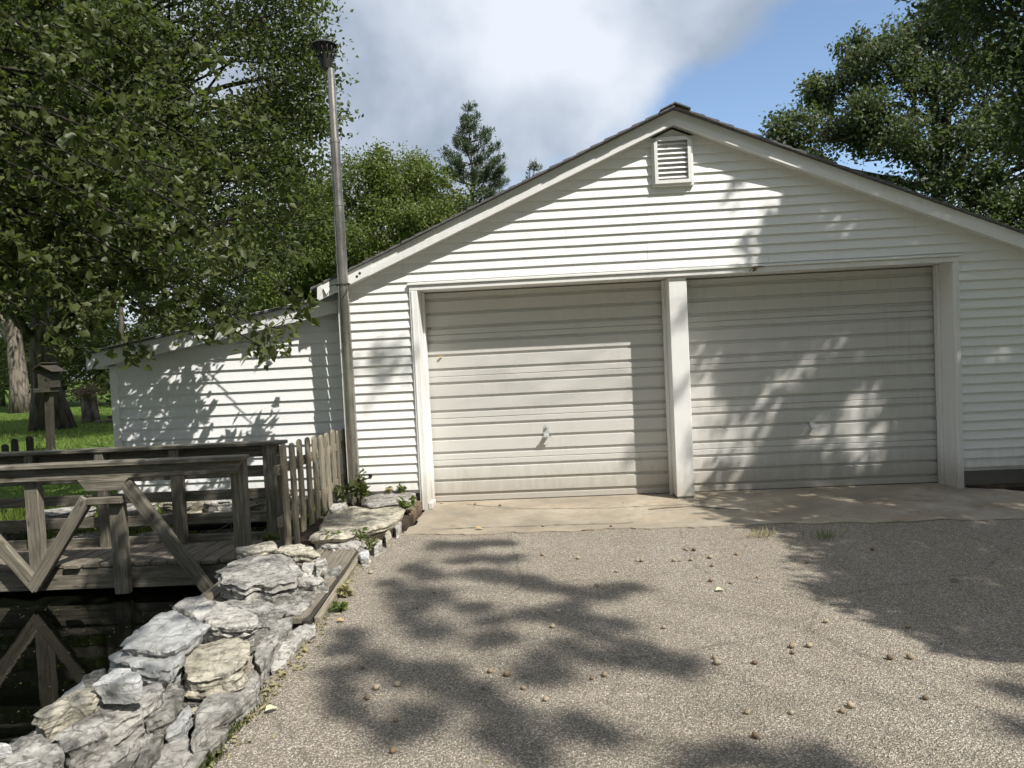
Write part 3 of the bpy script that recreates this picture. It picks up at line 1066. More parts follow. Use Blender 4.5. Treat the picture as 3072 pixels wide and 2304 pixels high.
# ------------------------------------------------------------------ footbridge
bridge = thing('footbridge', (-3.6, -1.4, 0), 'weathered grey timber footbridge with braced railings over the pond', 'bridge')
x = -5.6
while x < -2.16:
    w = 0.137
    c = board('deck_plank', (x + w / 2, -1.665 + random.uniform(-0.02, 0.015), 0.013), (x + w / 2, -1.02, 0.013), w - random.uniform(0.008, 0.016), 0.034, M_DECK, bridge, (1, 0, 0), 0.006, 0.004)
    x += w
board('stringer', (-5.7, -1.625, -0.092), (-2.2, -1.625, -0.092), 0.165, 0.042, M_WOOD, bridge)
board('stringer', (-5.7, -1.07, -0.092), (-2.2, -1.07, -0.092), 0.165, 0.042, M_WOOD, bridge)
NY = -1.715
board('top_rail', (-5.7, NY - 0.005, 0.819), (-2.292, NY - 0.005, 0.819), 0.135, 0.034, M_WOOD, bridge, (0, 1, 0))
board('rail_board', (-5.7, NY - 0.016, 0.751), (-2.34, NY - 0.016, 0.751), 0.098, 0.036, M_WOOD, bridge, ends=(0, 0.03))
board('end_post', (-2.372, NY + 0.035, 0.0), (-2.372, NY + 0.035, 0.800), 0.115, 0.062, M_WOOD, bridge, (1, 0, 0))
for px, zb, zt_ in ((-4.66, -0.20, 0.52), (-4.007, -0.09, 0.72), (-3.342, -0.205, 0.51)):
    board('post', (px, NY + 0.036, zb), (px, NY + 0.036, zt_), 0.112, 0.062, M_WOOD, bridge, (1, 0, 0))
for s, (px, mx) in enumerate(((-3.40, 1), (-4.72, 1))):
    prism('gusset', [(px - 0.20, 0.704), (px + 0.20, 0.704), (px + 0.135, 0.612), (px - 0.135, 0.612)], NY - 0.044, NY - 0.012, M_WOOD, bridge, 0.004)
    board('tie_block', (px - 0.135, NY - 0.02, 0.536), (px + 0.135, NY - 0.02, 0.536), 0.055, 0.06, M_WOOD, bridge)
for a, b in (((-3.235, 0.66), (-2.64, -0.19)), ((-4.03, -0.13), (-3.545, 0.555)), ((-3.985, -0.13), (-4.58, 0.60)), ((-5.35, -0.13), (-4.87, 0.56))):
    board('brace', (a[0], NY - 0.012, a[1]), (b[0], NY - 0.012, b[1]), 0.092, 0.056, M_WOOD, bridge, (1, 0, 0.6))
FY = -1.125
board('top_rail', (-5.7, FY + 0.01, 0.858), (-2.21, FY + 0.01, 0.858), 0.13, 0.03, M_WOOD, bridge, (0, 1, 0))
for zc, h in ((0.79, 0.092), (0.623, 0.095), (0.430, 0.088), (0.230, 0.092), (0.062, 0.07)):
    board('rail_board', (-5.7, FY + 0.062, zc), (-2.285, FY + 0.062, zc - 0.006), h, 0.03, M_WOOD, bridge, warp=random.uniform(-0.01, 0.01))
for pa, pb in ((-4.462, -4.386), (-3.846, -3.767), (-3.196, -3.109), (-2.393, -2.294), (-5.1, -5.02)):
    board('post', ((pa + pb) / 2, FY, -0.15), ((pa + pb) / 2, FY, 0.842), pb - pa, 0.085, M_WOOD, bridge, (1, 0, 0))

landing = thing('timber_landing', (-1.85, -2.0, 0), 'worn plank landing between the footbridge and the driveway', 'landing')
x = -2.30
i = 0
while x < -1.66:
    w = 0.14
    y0 = -2.75 + random.uniform(-0.03, 0.03)
    board('landing_plank', (x + w / 2, y0, 0.020), (x + w / 2 - 0.05, -1.16 - 0.33 * (i / 5), 0.020), w - 0.012, 0.036, M_DECK, landing, (1, 0, 0), 0.006, 0.005)
    x += w
    i += 1
board('edge_board', (-1.505, -3.02, 0.024), (-1.60, -1.52, 0.024), 0.155, 0.045, M_DECK, landing, (1, 0, 0), 0.007, 0.006)
board('edge_skirt', (-1.425, -3.05, 0.004), (-1.523, -1.56, 0.004), 0.045, 0.07, M_DARKWOOD_SHADE, landing, (1, 0, 0), 0.006, 0.006)
board('edge_rail', (-1.375, -3.0, 0.012), (-1.480, -1.62, 0.012), 0.04, 0.05, M_PICKET, landing, (1, 0, 0), 0.006, 0.006)

# ------------------------------------------------------------------ picket fence
fence = thing('picket_fence', (-2.13, -0.5, 0), 'short run of unpainted round-topped pickets ending at the garage corner', 'fence')


def picket(name, base, top, w, t, along, mat, parent):
    """Vertical picket with a rounded head; 'along' is the direction of its width."""
    base = Vector(base)
    al = Vector(along).normalized()
    M = Matrix((Vector((0, 0, 1)), al, Vector((0, 0, 1)).cross(al))).transposed().to_4x4()
    M.translation = base
    L = top - base.z
    out = [(0, -w / 2), (0, w / 2)]
    for i in range(7):
        a = math.pi * i / 6
        out.append((L - w * 0.35 + w * 0.35 * math.sin(a), w / 2 * math.cos(a)))
    out = out[:2] + [(L * 0.45, w / 2 + random.uniform(-0.004, 0.003))] + out[2:] + [(L * 0.5, -w / 2 + random.uniform(-0.003, 0.004))]
    bm = bmesh.new()
    a = [bm.verts.new((x, y, -t / 2)) for x, y in out]
    b = [bm.verts.new((x, y, t / 2)) for x, y in out]
    bm.faces.new(a)
    bm.faces.new(b[::-1])
    n = len(out)
    for i in range(n):
        bm.faces.new((a[i], b[i], b[(i + 1) % n], a[(i + 1) % n]))
    bmesh.ops.bevel(bm, geom=bm.edges[:], offset=0.003, segments=1, affect='EDGES')
    return bm_obj(name, bm, mat, parent, M)


for i in range(10):
    y = -1.60 + i * 0.1855
    zb = 0.04 if i < 2 else 0.10 + 0.012 * i
    picket('picket', (-2.05 + random.uniform(-0.004, 0.004), y, zb), 0.892 - 0.0045 * i + random.uniform(-0.008, 0.008), 0.084, 0.021, (0.02, 1, 0), M_PICKET, fence)
board('fence_rail', (-2.083, -1.68, 0.30), (-2.083, 0.11, 0.34), 0.075, 0.035, M_PICKET, fence)
board('fence_rail', (-2.083, -1.68, 0.70), (-2.083, 0.11, 0.68), 0.075, 0.035, M_PICKET, fence)
board('fence_post', (-2.12, -1.50, -0.05), (-2.12, -1.50, 0.80), 0.08, 0.035, M_WOOD, fence, (0, 1, 0))

# ------------------------------------------------------------------ stones
def stone(poly, zt, th, mat, parent, name='stone', N=84, amp=1.0, taper=0.8, tilt=(0, 0)):
    P = [Vector((a, b)) for a, b in poly]
    per = []
    n = len(P)
    for i in range(n):
        a, b = P[i], P[(i + 1) % n]
        k = max(1, int((b - a).length / 0.012))
        per += [a.lerp(b, j / k) for j in range(k)]
    ring = [per[int(i * len(per) / N)] for i in range(N)]
    for _ in range(1):
        ring = [(ring[i - 1] + ring[i] * 4 + ring[(i + 1) % N]) / 6 for i in range(N)]
    c = sum(ring, Vector((0, 0))) / N
    size = sum((p - c).length for p in ring) / N
    ph = random.random() * 100
    V, F = [], []
    levels = max(5, int(th / 0.013))
    ledge = 0.0
    prof = [(0.0, 0.0)]
    rows = []
    for j in range(levels + 1):
        t = j / levels
        if random.random() < 0.4:
            ledge = random.uniform(-0.075, 0.045)
        s = taper + (1 - taper) * min(1.0, 0.25 + t * 1.05) + ledge + random.uniform(-0.012, 0.012)
        rows.append((s if j < levels else 0.975, -th + th * t - (0.0 if j < levels else 0.004)))
    rows += [(0.93, 0.0), (0.8, 0.002), (0.66, 0.003), (0.5, 0.003), (0.34, 0.002), (0.17, 0.002)]
    for s, z in rows:
        for p in ring:
            q = (p - c) * s
            v = Vector((q.x, q.y, z))
            n3 = Vector((v.x * 7 + ph, v.y * 7, v.z * 16))
            d = noise.noise(n3) * 0.026 + (0.5 - abs(noise.noise(n3 * 2.3))) * 0.026 - 0.010 + (0.4 - abs(noise.noise(n3 * 5.1))) * 0.012 + noise.noise(n3 * 11) * 0.004
            rad = Vector((q.x, q.y, 0))
            if rad.length > 1e-4:
                v += rad.normalized() * d * amp * min(1.0, s) * min(1.0, size / 0.12)
            v.z += (noise.noise(Vector((v.x * 6 + ph, v.y * 6, 4))) * 0.018 + (0.4 - abs(noise.noise(Vector((v.x * 15 + ph, v.y * 15, 8))))) * 0.012 + noise.noise(Vector((v.x * 40 + ph, v.y * 40, 2))) * 0.004) * amp * min(1.0, size / 0.12)
            v.z += tilt[0] * v.x + tilt[1] * v.y
            V.append(v)
    R = len(rows)
    for j in range(R - 1):
        for i in range(N):
            F.append((j * N + i, j * N + (i + 1) % N, (j + 1) * N + (i + 1) % N, (j + 1) * N + i))
    V.append(Vector((0, 0, 0.0)))
    for i in range(N):
        F.append(((R - 1) * N + i, (R - 1) * N + (i + 1) % N, len(V) - 1))
    F.append(tuple(range(N - 1, -1, -1)))
    return mesh_obj(name, V, F, mat, parent, Matrix.Translation((c.x, c.y, zt)), True, 24)


def blob_stone(loc, dims, mat, parent, name='stone', amp=1.0):
    poly = []
    a0 = random.random() * 6
    for i in range(9):
        t = 2 * math.pi * i / 9 + a0
        r = random.uniform(0.8, 1.15)
        poly.append((loc[0] + dims[0] / 2 * r * math.cos(t), loc[1] + dims[1] / 2 * r * math.sin(t)))
    return stone(poly, loc[2] + dims[2], dims[2], mat, parent, name, 26, amp, 0.75, (random.uniform(-0.1, 0.1), random.uniform(-0.1, 0.1)))


WALL_STONES = [
    (0.2, 0.07, 'y', [(-2.31, -2.00), (-2.22, -1.98), (-2.13, -1.98), (-2.05, -1.88), (-1.95, -2.08), (-1.95, -2.17), (-2.08, -2.20), (-2.22, -2.14)]),
    (0.19, 0.055, 'y', [(-1.96, -2.13), (-1.95, -2.01), (-1.84, -1.96), (-1.73, -2.04), (-1.60, -2.23), (-1.64, -2.27), (-1.80, -2.22)]),
    (0.165, 0.085, 'g', [(-2.19, -2.51), (-2.18, -2.33), (-2.12, -2.22), (-2.04, -2.17), (-1.91, -2.11), (-1.71, -2.33), (-1.64, -2.47), (-1.59, -2.71), (-1.65, -2.76), (-1.69, -2.85), (-1.81, -2.77), (-1.86, -2.84), (-1.98, -2.79), (-2.10, -2.68)]),
    (0.17, 0.05, 'w', [(-1.61, -2.27), (-1.54, -2.27), (-1.48, -2.45), (-1.55, -2.46)]),
    (0.13, 0.04, 'w', [(-1.71, -2.25), (-1.63, -2.24), (-1.56, -2.36), (-1.61, -2.43), (-1.67, -2.39)]),
    (0.11, 0.08, 'w', [(-1.72, -2.41), (-1.65, -2.35), (-1.55, -2.32), (-1.48, -2.52), (-1.52, -2.60), (-1.65, -2.55)]),
    (0.06, 0.06, 'g', [(-1.77, -2.68), (-1.68, -2.58), (-1.61, -2.71), (-1.63, -2.78), (-1.72, -2.76)]),
    (0.08, 0.22, 'g', [(-2.07, -2.81), (-1.98, -2.76), (-1.83, -2.72), (-1.68, -2.89), (-1.65, -3.08), (-1.80, -2.99), (-1.97, -2.91)]),
    (0.06, 0.07, 'g', [(-1.64, -2.87), (-1.60, -2.74), (-1.50, -2.77), (-1.45, -2.88), (-1.49, -2.99), (-1.62, -3.06)]),
    (0.2, 0.1, 'w', [(-2.07, -3.25), (-2.07, -3.13), (-1.99, -3.10), (-1.88, -3.20), (-1.68, -3.33), (-1.57, -3.40), (-1.52, -3.49), (-1.55, -3.55), (-1.71, -3.54), (-1.78, -3.50), (-1.92, -3.38)]),
    (0.26, 0.05, 'b', [(-1.98, -3.85), (-2.00, -3.70), (-1.99, -3.56), (-1.92, -3.53), (-1.81, -3.60), (-1.68, -3.69), (-1.65, -3.81), (-1.70, -3.95), (-1.77, -3.96), (-1.93, -3.96)]),
    (0.205, 0.1, 'b', [(-2.03, -3.94), (-2.03, -3.81), (-2.01, -3.61), (-1.84, -3.63), (-1.71, -3.83), (-1.67, -3.94), (-1.66, -4.06), (-1.85, -4.03)]),
    (0.17, 0.12, 'y', [(-1.70, -3.89), (-1.69, -3.76), (-1.62, -3.67), (-1.53, -3.64), (-1.46, -3.71), (-1.38, -3.88), (-1.36, -4.02), (-1.40, -4.05), (-1.50, -4.07), (-1.58, -4.10)]),
    (0.335, 0.085, 'W', [(-1.74, -4.45), (-1.74, -4.37), (-1.75, -4.31), (-1.67, -4.32), (-1.60, -4.38), (-1.55, -4.43), (-1.57, -4.46), (-1.63, -4.45), (-1.70, -4.44)]),
    (0.27, 0.07, 'y', [(-1.90, -4.57), (-1.87, -4.48), (-1.85, -4.40), (-1.78, -4.38), (-1.74, -4.42), (-1.72, -4.48), (-1.78, -4.51), (-1.82, -4.56), (-1.84, -4.60)]),
    (0.2, 0.1, 'g', [(-1.81, -4.60), (-1.78, -4.51), (-1.78, -4.37), (-1.82, -4.28), (-1.76, -4.30), (-1.69, -4.23), (-1.64, -4.16), (-1.58, -4.25), (-1.58, -4.42), (-1.62, -4.57), (-1.69, -4.69)]),
    (0.24, 0.12, 'g', [(-1.90, -4.75), (-1.86, -4.69), (-1.81, -4.64), (-1.72, -4.70), (-1.64, -4.78), (-1.60, -4.83), (-1.62, -4.86), (-1.81, -4.85)]),
    (0.14, 0.1, 'l', [(-1.63, -4.34), (-1.66, -4.12), (-1.68, -4.03), (-1.58, -4.11), (-1.53, -4.23), (-1.54, -4.33), (-1.57, -4.42)]),
    (0.13, 0.1, 'g', [(-1.70, -4.53), (-1.70, -4.41), (-1.62, -4.33), (-1.56, -4.41), (-1.55, -4.58), (-1.57, -4.67), (-1.65, -4.67)]),
    (0.09, 0.08, 'l', [(-1.53, -4.57), (-1.59, -4.41), (-1.56, -4.31), (-1.53, -4.36), (-1.51, -4.46), (-1.49, -4.60)]),
    (0.1, 0.06, 'b', [(-1.54, -4.34), (-1.57, -4.21), (-1.54, -4.15), (-1.50, -4.21), (-1.47, -4.35), (-1.51, -4.39)]),
    (0.09, 0.09, 'g', [(-1.51, -4.20), (-1.50, -4.09), (-1.42, -3.94), (-1.40, -3.82), (-1.35, -3.89), (-1.32, -4.01), (-1.35, -4.16), (-1.40, -4.36), (-1.39, -4.45), (-1.44, -4.33)]),
    (0.05, 0.06, 'g', [(-1.50, -4.53), (-1.54, -4.34), (-1.49, -4.28), (-1.41, -4.40), (-1.40, -4.49), (-1.44, -4.55)]),
    (0.1, 0.1, 'g', [(-1.50, -3.60), (-1.52, -3.38), (-1.48, -3.28), (-1.43, -3.39), (-1.39, -3.64), (-1.38, -3.81), (-1.43, -3.75)]),
    (0.04, 0.05, 'w', [(-1.44, -3.58), (-1.45, -3.37), (-1.41, -3.31), (-1.36, -3.42), (-1.34, -3.60), (-1.38, -3.68)]),
    (0.04, 0.05, 'w', [(-1.46, -3.33), (-1.45, -3.22), (-1.40, -3.09), (-1.35, -3.09), (-1.32, -3.23), (-1.35, -3.38), (-1.36, -3.42)]),
    (0.06, 0.06, 'g', [(-1.59, -3.18), (-1.55, -3.09), (-1.49, -3.08), (-1.45, -3.20), (-1.48, -3.31), (-1.55, -3.30)]),
    (0.1, 0.3, 'l', [(-2.19, -3.86), (-2.19, -3.79), (-2.15, -3.76), (-2.10, -3.83), (-2.10, -3.93), (-2.14, -3.94)]),
    (0.1, 0.3, 'b', [(-2.18, -4.04), (-2.17, -3.98), (-2.16, -3.91), (-2.09, -4.00), (-2.10, -4.09), (-2.14, -4.09)]),
    (0.08, 0.3, 'l', [(-2.15, -4.36), (-2.10, -4.31), (-2.05, -4.37), (-2.09, -4.41)]),
    (0.28, 0.08, 'W', [(-1.86, -4.78), (-1.82, -4.78), (-1.80, -4.79), (-1.84, -4.81)]),
    (0.03, 0.05, 'l', [(-1.43, -4.36), (-1.41, -4.23), (-1.34, -4.21), (-1.33, -4.25), (-1.35, -4.40), (-1.36, -4.52), (-1.40, -4.52)]),
]
BORDER_STONES = [
    (0.15, 0.07, 'y', [(-1.91, -1.51), (-1.89, -1.32), (-1.96, -1.06), (-2.02, -0.70), (-2.06, -0.48), (-1.84, -0.39), (-1.66, -0.56), (-1.39, -0.39), (-1.33, -0.66), (-1.32, -0.86), (-1.35, -1.12), (-1.47, -1.31), (-1.59, -1.49), (-1.67, -1.54)]),
    (0.18, 0.12, 'g', [(-1.82, -0.11), (-1.74, 0.02), (-1.35, -0.00), (-1.28, -0.32), (-1.36, -0.49), (-1.65, -0.61), (-1.76, -0.37)]),
    (0.17, 0.1, 'w', [(-2.10, -0.39), (-2.07, -0.11), (-1.98, -0.18), (-1.90, -0.52), (-1.97, -0.76)]),
    (0.085, 0.07, 'w', [(-1.92, -1.38), (-1.78, -1.27), (-1.69, -1.38), (-1.51, -1.39), (-1.51, -1.62), (-1.74, -1.56), (-1.88, -1.48)]),
    (0.07, 0.07, 'y', [(-1.38, -1.24), (-1.38, -1.07), (-1.33, -1.22), (-1.30, -1.38), (-1.33, -1.41)]),
    (0.08, 0.08, 'w', [(-1.34, -1.05), (-1.37, -0.79), (-1.32, -0.83), (-1.29, -1.02), (-1.31, -1.11)]),
    (0.07, 0.07, 'w', [(-1.42, -1.52), (-1.40, -1.38), (-1.36, -1.41), (-1.33, -1.56), (-1.37, -1.64)]),
    (0.07, 0.07, 'W', [(-1.45, -1.80), (-1.43, -1.69), (-1.39, -1.72), (-1.35, -1.89), (-1.41, -1.88)]),
    (0.03, 0.03, 'y', [(-1.39, -1.82), (-1.38, -1.77), (-1.34, -1.86), (-1.36, -1.89)]),
    (0.1, 0.1, 'r', [(-1.39, -0.28), (-1.36, 0.09), (-1.29, -0.02), (-1.25, -0.27), (-1.29, -0.57), (-1.34, -0.51)]),
    (0.06, 0.06, 'w', [(-1.68, -1.41), (-1.65, -1.36), (-1.59, -1.43), (-1.56, -1.58), (-1.64, -1.54)]),
    (0.05, 0.05, 'g', [(-1.55, -1.49), (-1.52, -1.34), (-1.47, -1.41), (-1.46, -1.59), (-1.51, -1.61)]),
]

wall = thing('stone_wall', (-1.65, -3.6, 0), 'dry-stacked limestone wall between the black pond and the driveway', 'stone wall')
for zt_, th, code, poly in WALL_STONES:
    if code == 'W' and zt_ > 0.3:
        rock = stone(poly, zt_, th, STONE['W'], None, 'rock', 36, 1.0, 0.7)
        tag(rock, 'small bright white rock lying loose on top of the stone wall', 'rock')
    else:
        stone(poly, zt_ + (0.012 if zt_ > 0.12 else 0), th * (1.4 if zt_ > 0.12 else 1.1), STONE[code], wall, amp=1.15, taper=0.9, tilt=(random.uniform(-0.03, 0.03), random.uniform(-0.02, 0.05)))
# rubble under the visible courses, down to the pond bed
for (x0, x1, y0, y1, z) in ((-1.95, -1.42, -2.95, -2.15, 0.055), (-2.02, -1.48, -3.55, -2.9, 0.07), (-2.06, -1.46, -4.1, -3.5, 0.085), (-2.05, -1.50, -4.7, -4.05, 0.10), (-1.95, -1.45, -5.4, -4.6, 0.12)):
    n = 0
    yy = y0
    while yy < y1:
        for xx, w in (((x0 + x1) / 2, x1 - x0),):
            stone([(xx - w / 2, yy), (xx - w / 2 + 0.05, yy + 0.2), (xx - 0.05, yy + 0.32), (xx + w / 2 - 0.08, yy + 0.3), (xx + w / 2 - 0.03, yy + 0.06), (xx + 0.02, yy - 0.02)], z, z + 0.55, STONE['l'], wall, amp=1.2, taper=0.85, N=30)
        yy += 0.3
# pond-side toe of the wall
for i in range(12):
    y = -2.3 - i * 0.22
    blob_stone((-2.02 - 0.11 * random.random() - (0.06 if y < -3 else 0.0), y, -0.5), (random.uniform(0.2, 0.32), random.uniform(0.18, 0.3), random.uniform(0.4, 0.52)), STONE[random.choice('lgb')], wall)
# wall continuing towards and past the viewer
for i in range(7):
    blob_stone((-1.72 + random.uniform(-0.12, 0.12), -4.95 - i * 0.2, 0.02), (random.uniform(0.25, 0.4), random.uniform(0.2, 0.3), random.uniform(0.1, 0.22)), STONE[random.choice('gwl')], wall)

border = thing('stone_border', (-1.7, -0.8, 0), 'flat cream limestone slabs at the garage corner below the tall pipe', 'stone border')
for zt_, th, code, poly in BORDER_STONES:
    stone(poly, zt_, th + 0.03, STONE[code], border, amp=0.7, taper=0.88)
sheet('border_soil', [(-2.12, -1.35), (-2.2, 0.3), (-1.9, 0.3), (-1.34, 0.02), (-1.27, -0.5), (-1.36, -1.2), (-1.6, -1.5)], -0.2, 0.072, M_SOIL, None, 0.03, 0.08, border)

bank = thing('rock_bank', (-3.2, -0.6, 0), 'jumbled pale rocks on the bank behind the footbridge railings', 'rocks')
for (x, y, z, dx, dy, dz, c) in ((-2.62, -0.62, 0.12, 0.46, 0.35, 0.24, 'y'), (-2.45, -0.8, 0.02, 0.3, 0.26, 0.16, 'w'), (-3.0, -0.45, 0.1, 0.5, 0.4, 0.18, 'w'), (-3.45, -0.5, 0.08, 0.42, 0.36, 0.2, 'y'),
                                 (-3.95, -0.55, 0.05, 0.5, 0.4, 0.2, 'g'), (-4.5, -0.6, 0.0, 0.5, 0.4, 0.25, 'g'), (-2.9, -0.85, -0.1, 0.5, 0.3, 0.2, 'l'), (-3.5, -0.9, -0.12, 0.6, 0.3, 0.2, 'l'), (-4.2, -0.9, -0.14, 0.6, 0.3, 0.22, 'l'),
                                 (-5.0, -0.8, -0.1, 0.6, 0.4, 0.28, 'g'), (-2.36, -0.5, 0.1, 0.22, 0.2, 0.16, 'w'), (-2.34, -0.98, -0.05, 0.2, 0.2, 0.14, 'g')):
    blob_stone((x, y, z), (dx, dy, dz), STONE[c], bank)

drain = thing('drain_pipe', (-2.8, -0.96, 0.15), 'black plastic drain pipe lying behind the footbridge rail', 'pipe')
tubes('pipe_body', [([(-3.25, -0.98, 0.155), (-2.42, -0.93, 0.165)], [0.055, 0.055])], M_BLACKPIPE, drain, 18)
tubes('cord', [([(-2.78 + 0.058 * 0.2, -0.955 + 0.06 * math.cos(t), 0.16 + 0.06 * math.sin(t)) for t in [2 * math.pi * i / 16 for i in range(17)]], [0.004] * 17),
               ([(-2.78, -1.015, 0.16), (-2.9, -1.03, 0.10), (-3.0, -1.03, 0.09)], [0.004] * 3)], M_PICKET, drain, 5)


# ------------------------------------------------------------------ leaves
def leaf_mesh(name, pos, size, mat, parent=None, up=0.5, wid=0.62, shape='diamond', droop=0.2, dirs=None, fold=0.16):
    pos = np.asarray(pos, dtype=np.float64)
    n = len(pos)
    size = np.broadcast_to(np.asarray(size, dtype=np.float64), (n,))
    nm = rng.normal(size=(n, 3))
    nm /= np.linalg.norm(nm, axis=1)[:, None] + 1e-9
    nm[:, 2] += up
    nm /= np.linalg.norm(nm, axis=1)[:, None] + 1e-9
    a = rng.normal(size=(n, 3)) if dirs is None else dirs + 0.35 * rng.normal(size=(n, 3))
    a[:, 2] -= droop
    a -= nm * (a * nm).sum(1)[:, None]
    a /= np.linalg.norm(a, axis=1)[:, None] + 1e-9
    b = np.cross(nm, a)
    L = size[:, None]
    Wd = L * wid * rng.uniform(0.8, 1.15, (n, 1))
    up_ = nm * L * fold
    if shape == 'diamond':
        vs = np.stack([pos, pos + a * L * 0.45 + b * Wd / 2 + up_, pos + a * L, pos + a * L * 0.45 - b * Wd / 2 + up_], 1)
        idx = np.array([[0, 1, 2], [0, 2, 3]])
    else:
        vs = np.stack([pos + a * L * 0.08, pos - a * L * 0.02 + b * Wd * 0.36 + up_ * 0.8, pos + a * L * 0.42 + b * Wd * 0.5 + up_, pos + a * L,
                       pos + a * L * 0.42 - b * Wd * 0.5 + up_, pos - a * L * 0.02 - b * Wd * 0.36 + up_ * 0.8], 1)
        vs[:, 3] -= nm * L * 0.12
        idx = np.array([[0, 1, 2], [0, 2, 3], [0, 3, 4], [0, 4, 5]])
    nv, nt = vs.shape[1], len(idx)
    tri = (idx[None] + (np.arange(n) * nv)[:, None, None]).reshape(-1, 3)
    me = bpy.data.meshes.new(name)
    me.vertices.add(n * nv)
    me.vertices.foreach_set('co', vs.reshape(-1).astype(np.float32))
    me.loops.add(len(tri) * 3)
    me.loops.foreach_set('vertex_index', tri.reshape(-1).astype(np.int32))
    me.polygons.add(len(tri))
    me.polygons.foreach_set('loop_start', (np.arange(len(tri)) * 3).astype(np.int32))
    at = me.attributes.new('rnd', 'FLOAT', 'FACE')
    r = np.clip(rng.beta(2, 2.4, n), 0, 1)
    at.data.foreach_set('value', np.repeat(r, nt).astype(np.float32))
    me.materials.append(mat)
    me.update(calc_edges=True)
    me.validate()
    return link(bpy.data.objects.new(name, me), parent)


def clump_points(c, r, n, sub=7, flat=0.75, spread=0.34):
    """Leaf positions: a clump made of smaller sprays, so that gaps stay between them."""
    c = np.array(c)
    d = rng.normal(size=(sub, 3))
    d /= np.linalg.norm(d, axis=1)[:, None]
    s = c + d * (r * rng.uniform(0.35, 0.95, (sub, 1))) * np.array([1, 1, flat])
    pick = s[rng.integers(0, sub, n)]
    return pick + rng.normal(size=(n, 3)) * r * spread * np.array([1, 1, flat])


def limb(a, b, r0_, r1_, sag=0.0, k=6, wob=0.12):
    a, b = Vector(a), Vector(b)
    L = (b - a).length
    pts, rad = [], []
    ph = random.random() * 40
    for i in range(k + 1):
        t = i / k
        p = a.lerp(b, t)
        p.z += sag * L * math.sin(t * math.pi)
        if 0 < i < k:
            p += Vector((noise.noise(Vector((t * 3 + ph, 0, 0))), noise.noise(Vector((0, t * 3 + ph, 0))), noise.noise(Vector((0, 0, t * 3 + ph))))) * L * wob
        pts.append(p)
        rad.append(r0_ * (1 - t) + r1_ * t)
    return pts, rad


def trunk_points(base, top, r0_, r1_, k=9, lean=0.02):
    base, top = Vector(base), Vector(top)
    pts, rad = [], []
    for i in range(k + 1):
        t = i / k
        p = base.lerp(top, t)
        p.x += noise.noise(Vector((t * 2.3, base.x, 0))) * lean * (top - base).length
        p.y += noise.noise(Vector((t * 2.3, base.y, 5))) * lean * (top - base).length
        pts.append(p)
        flare = 1 + 0.5 * max(0, 1 - t * k / 1.1) ** 2
        rad.append((r0_ * (1 - t) + r1_ * t) * (flare if i < 2 else 1))
    return pts, rad


def tree(name, label, base, top, r0_, clumps, mat, bark, leaf, group=None, cat='tree', up=0.45, shape='diamond', sub=7, twigs=3, wid=0.62, seg=10, flat=0.75, spread=0.34, main=1):
    root = thing(name, base, label, cat, group)
    pts, rad = trunk_points(base, top, r0_, r0_ * 0.3)
    tubes('trunk', [(pts, rad)], bark, root, 14, 0.25)
    specs = []
    P = []
    hubs = []
    for ci, (cx, cy, cz, r, n) in enumerate(clumps):
        c = Vector((cx, cy, cz))
        h = cz - r * 0.6
        if main > 1 and ci % main:
            # small spray carried by the nearest main limb
            hub = min(hubs, key=lambda q: (q - c).length)
            specs.append(limb(hub, c, 0.006, 0.003, 0.05, 4))
            P.append(clump_points((cx, cy, cz), r, n, sub, flat, spread))
            continue
        hubs.append(c)
        # fork from the trunk below the clump
        cand = [p for p in pts[2:] if p.z < h] or [pts[min(3, len(pts) - 1)]]
        a = cand[-1] if random.random() < 0.6 else random.choice(cand[-3:])
        rr = max(0.006, min(r0_ * 0.4, r * 0.06))
        l = limb(a, c, rr * 1.6, rr * 0.4, 0.06)
        specs.append(l)
        for _ in range(twigs):
            d = Vector((random.gauss(0, 1), random.gauss(0, 1), random.gauss(0.2, 0.7))).normalized() * r * 0.8
            specs.append(limb(l[0][random.choice((3, 4, 5))], c + d, rr * 0.6, rr * 0.12, 0.03, 4))
        P.append(clump_points((cx, cy, cz), r, n, sub, flat, spread))
    tubes('limbs', specs, bark, root, 6)
    P = np.concatenate(P)
    cr = leaf_mesh('crown', P, rng.uniform(0.7, 1.25, len(P)) * leaf, mat, root, up, wid, shape)
    cr['kind'] = 'stuff'
    return root


def ell_clumps(c, rad, m, r, n, seed, zmin=None, shell=0.55):
    g = np.random.default_rng(seed)
    out = []
    while len(out) < m:
        d = g.normal(size=3)
        d /= np.linalg.norm(d)
        s = shell + (1 - shell) * g.random()
        p = np.array(c) + d * s * np.array(rad)
        if zmin is not None and p[2] < zmin:
            continue
        out.append((p[0], p[1], p[2], r * g.uniform(0.7, 1.25), n))
    return out

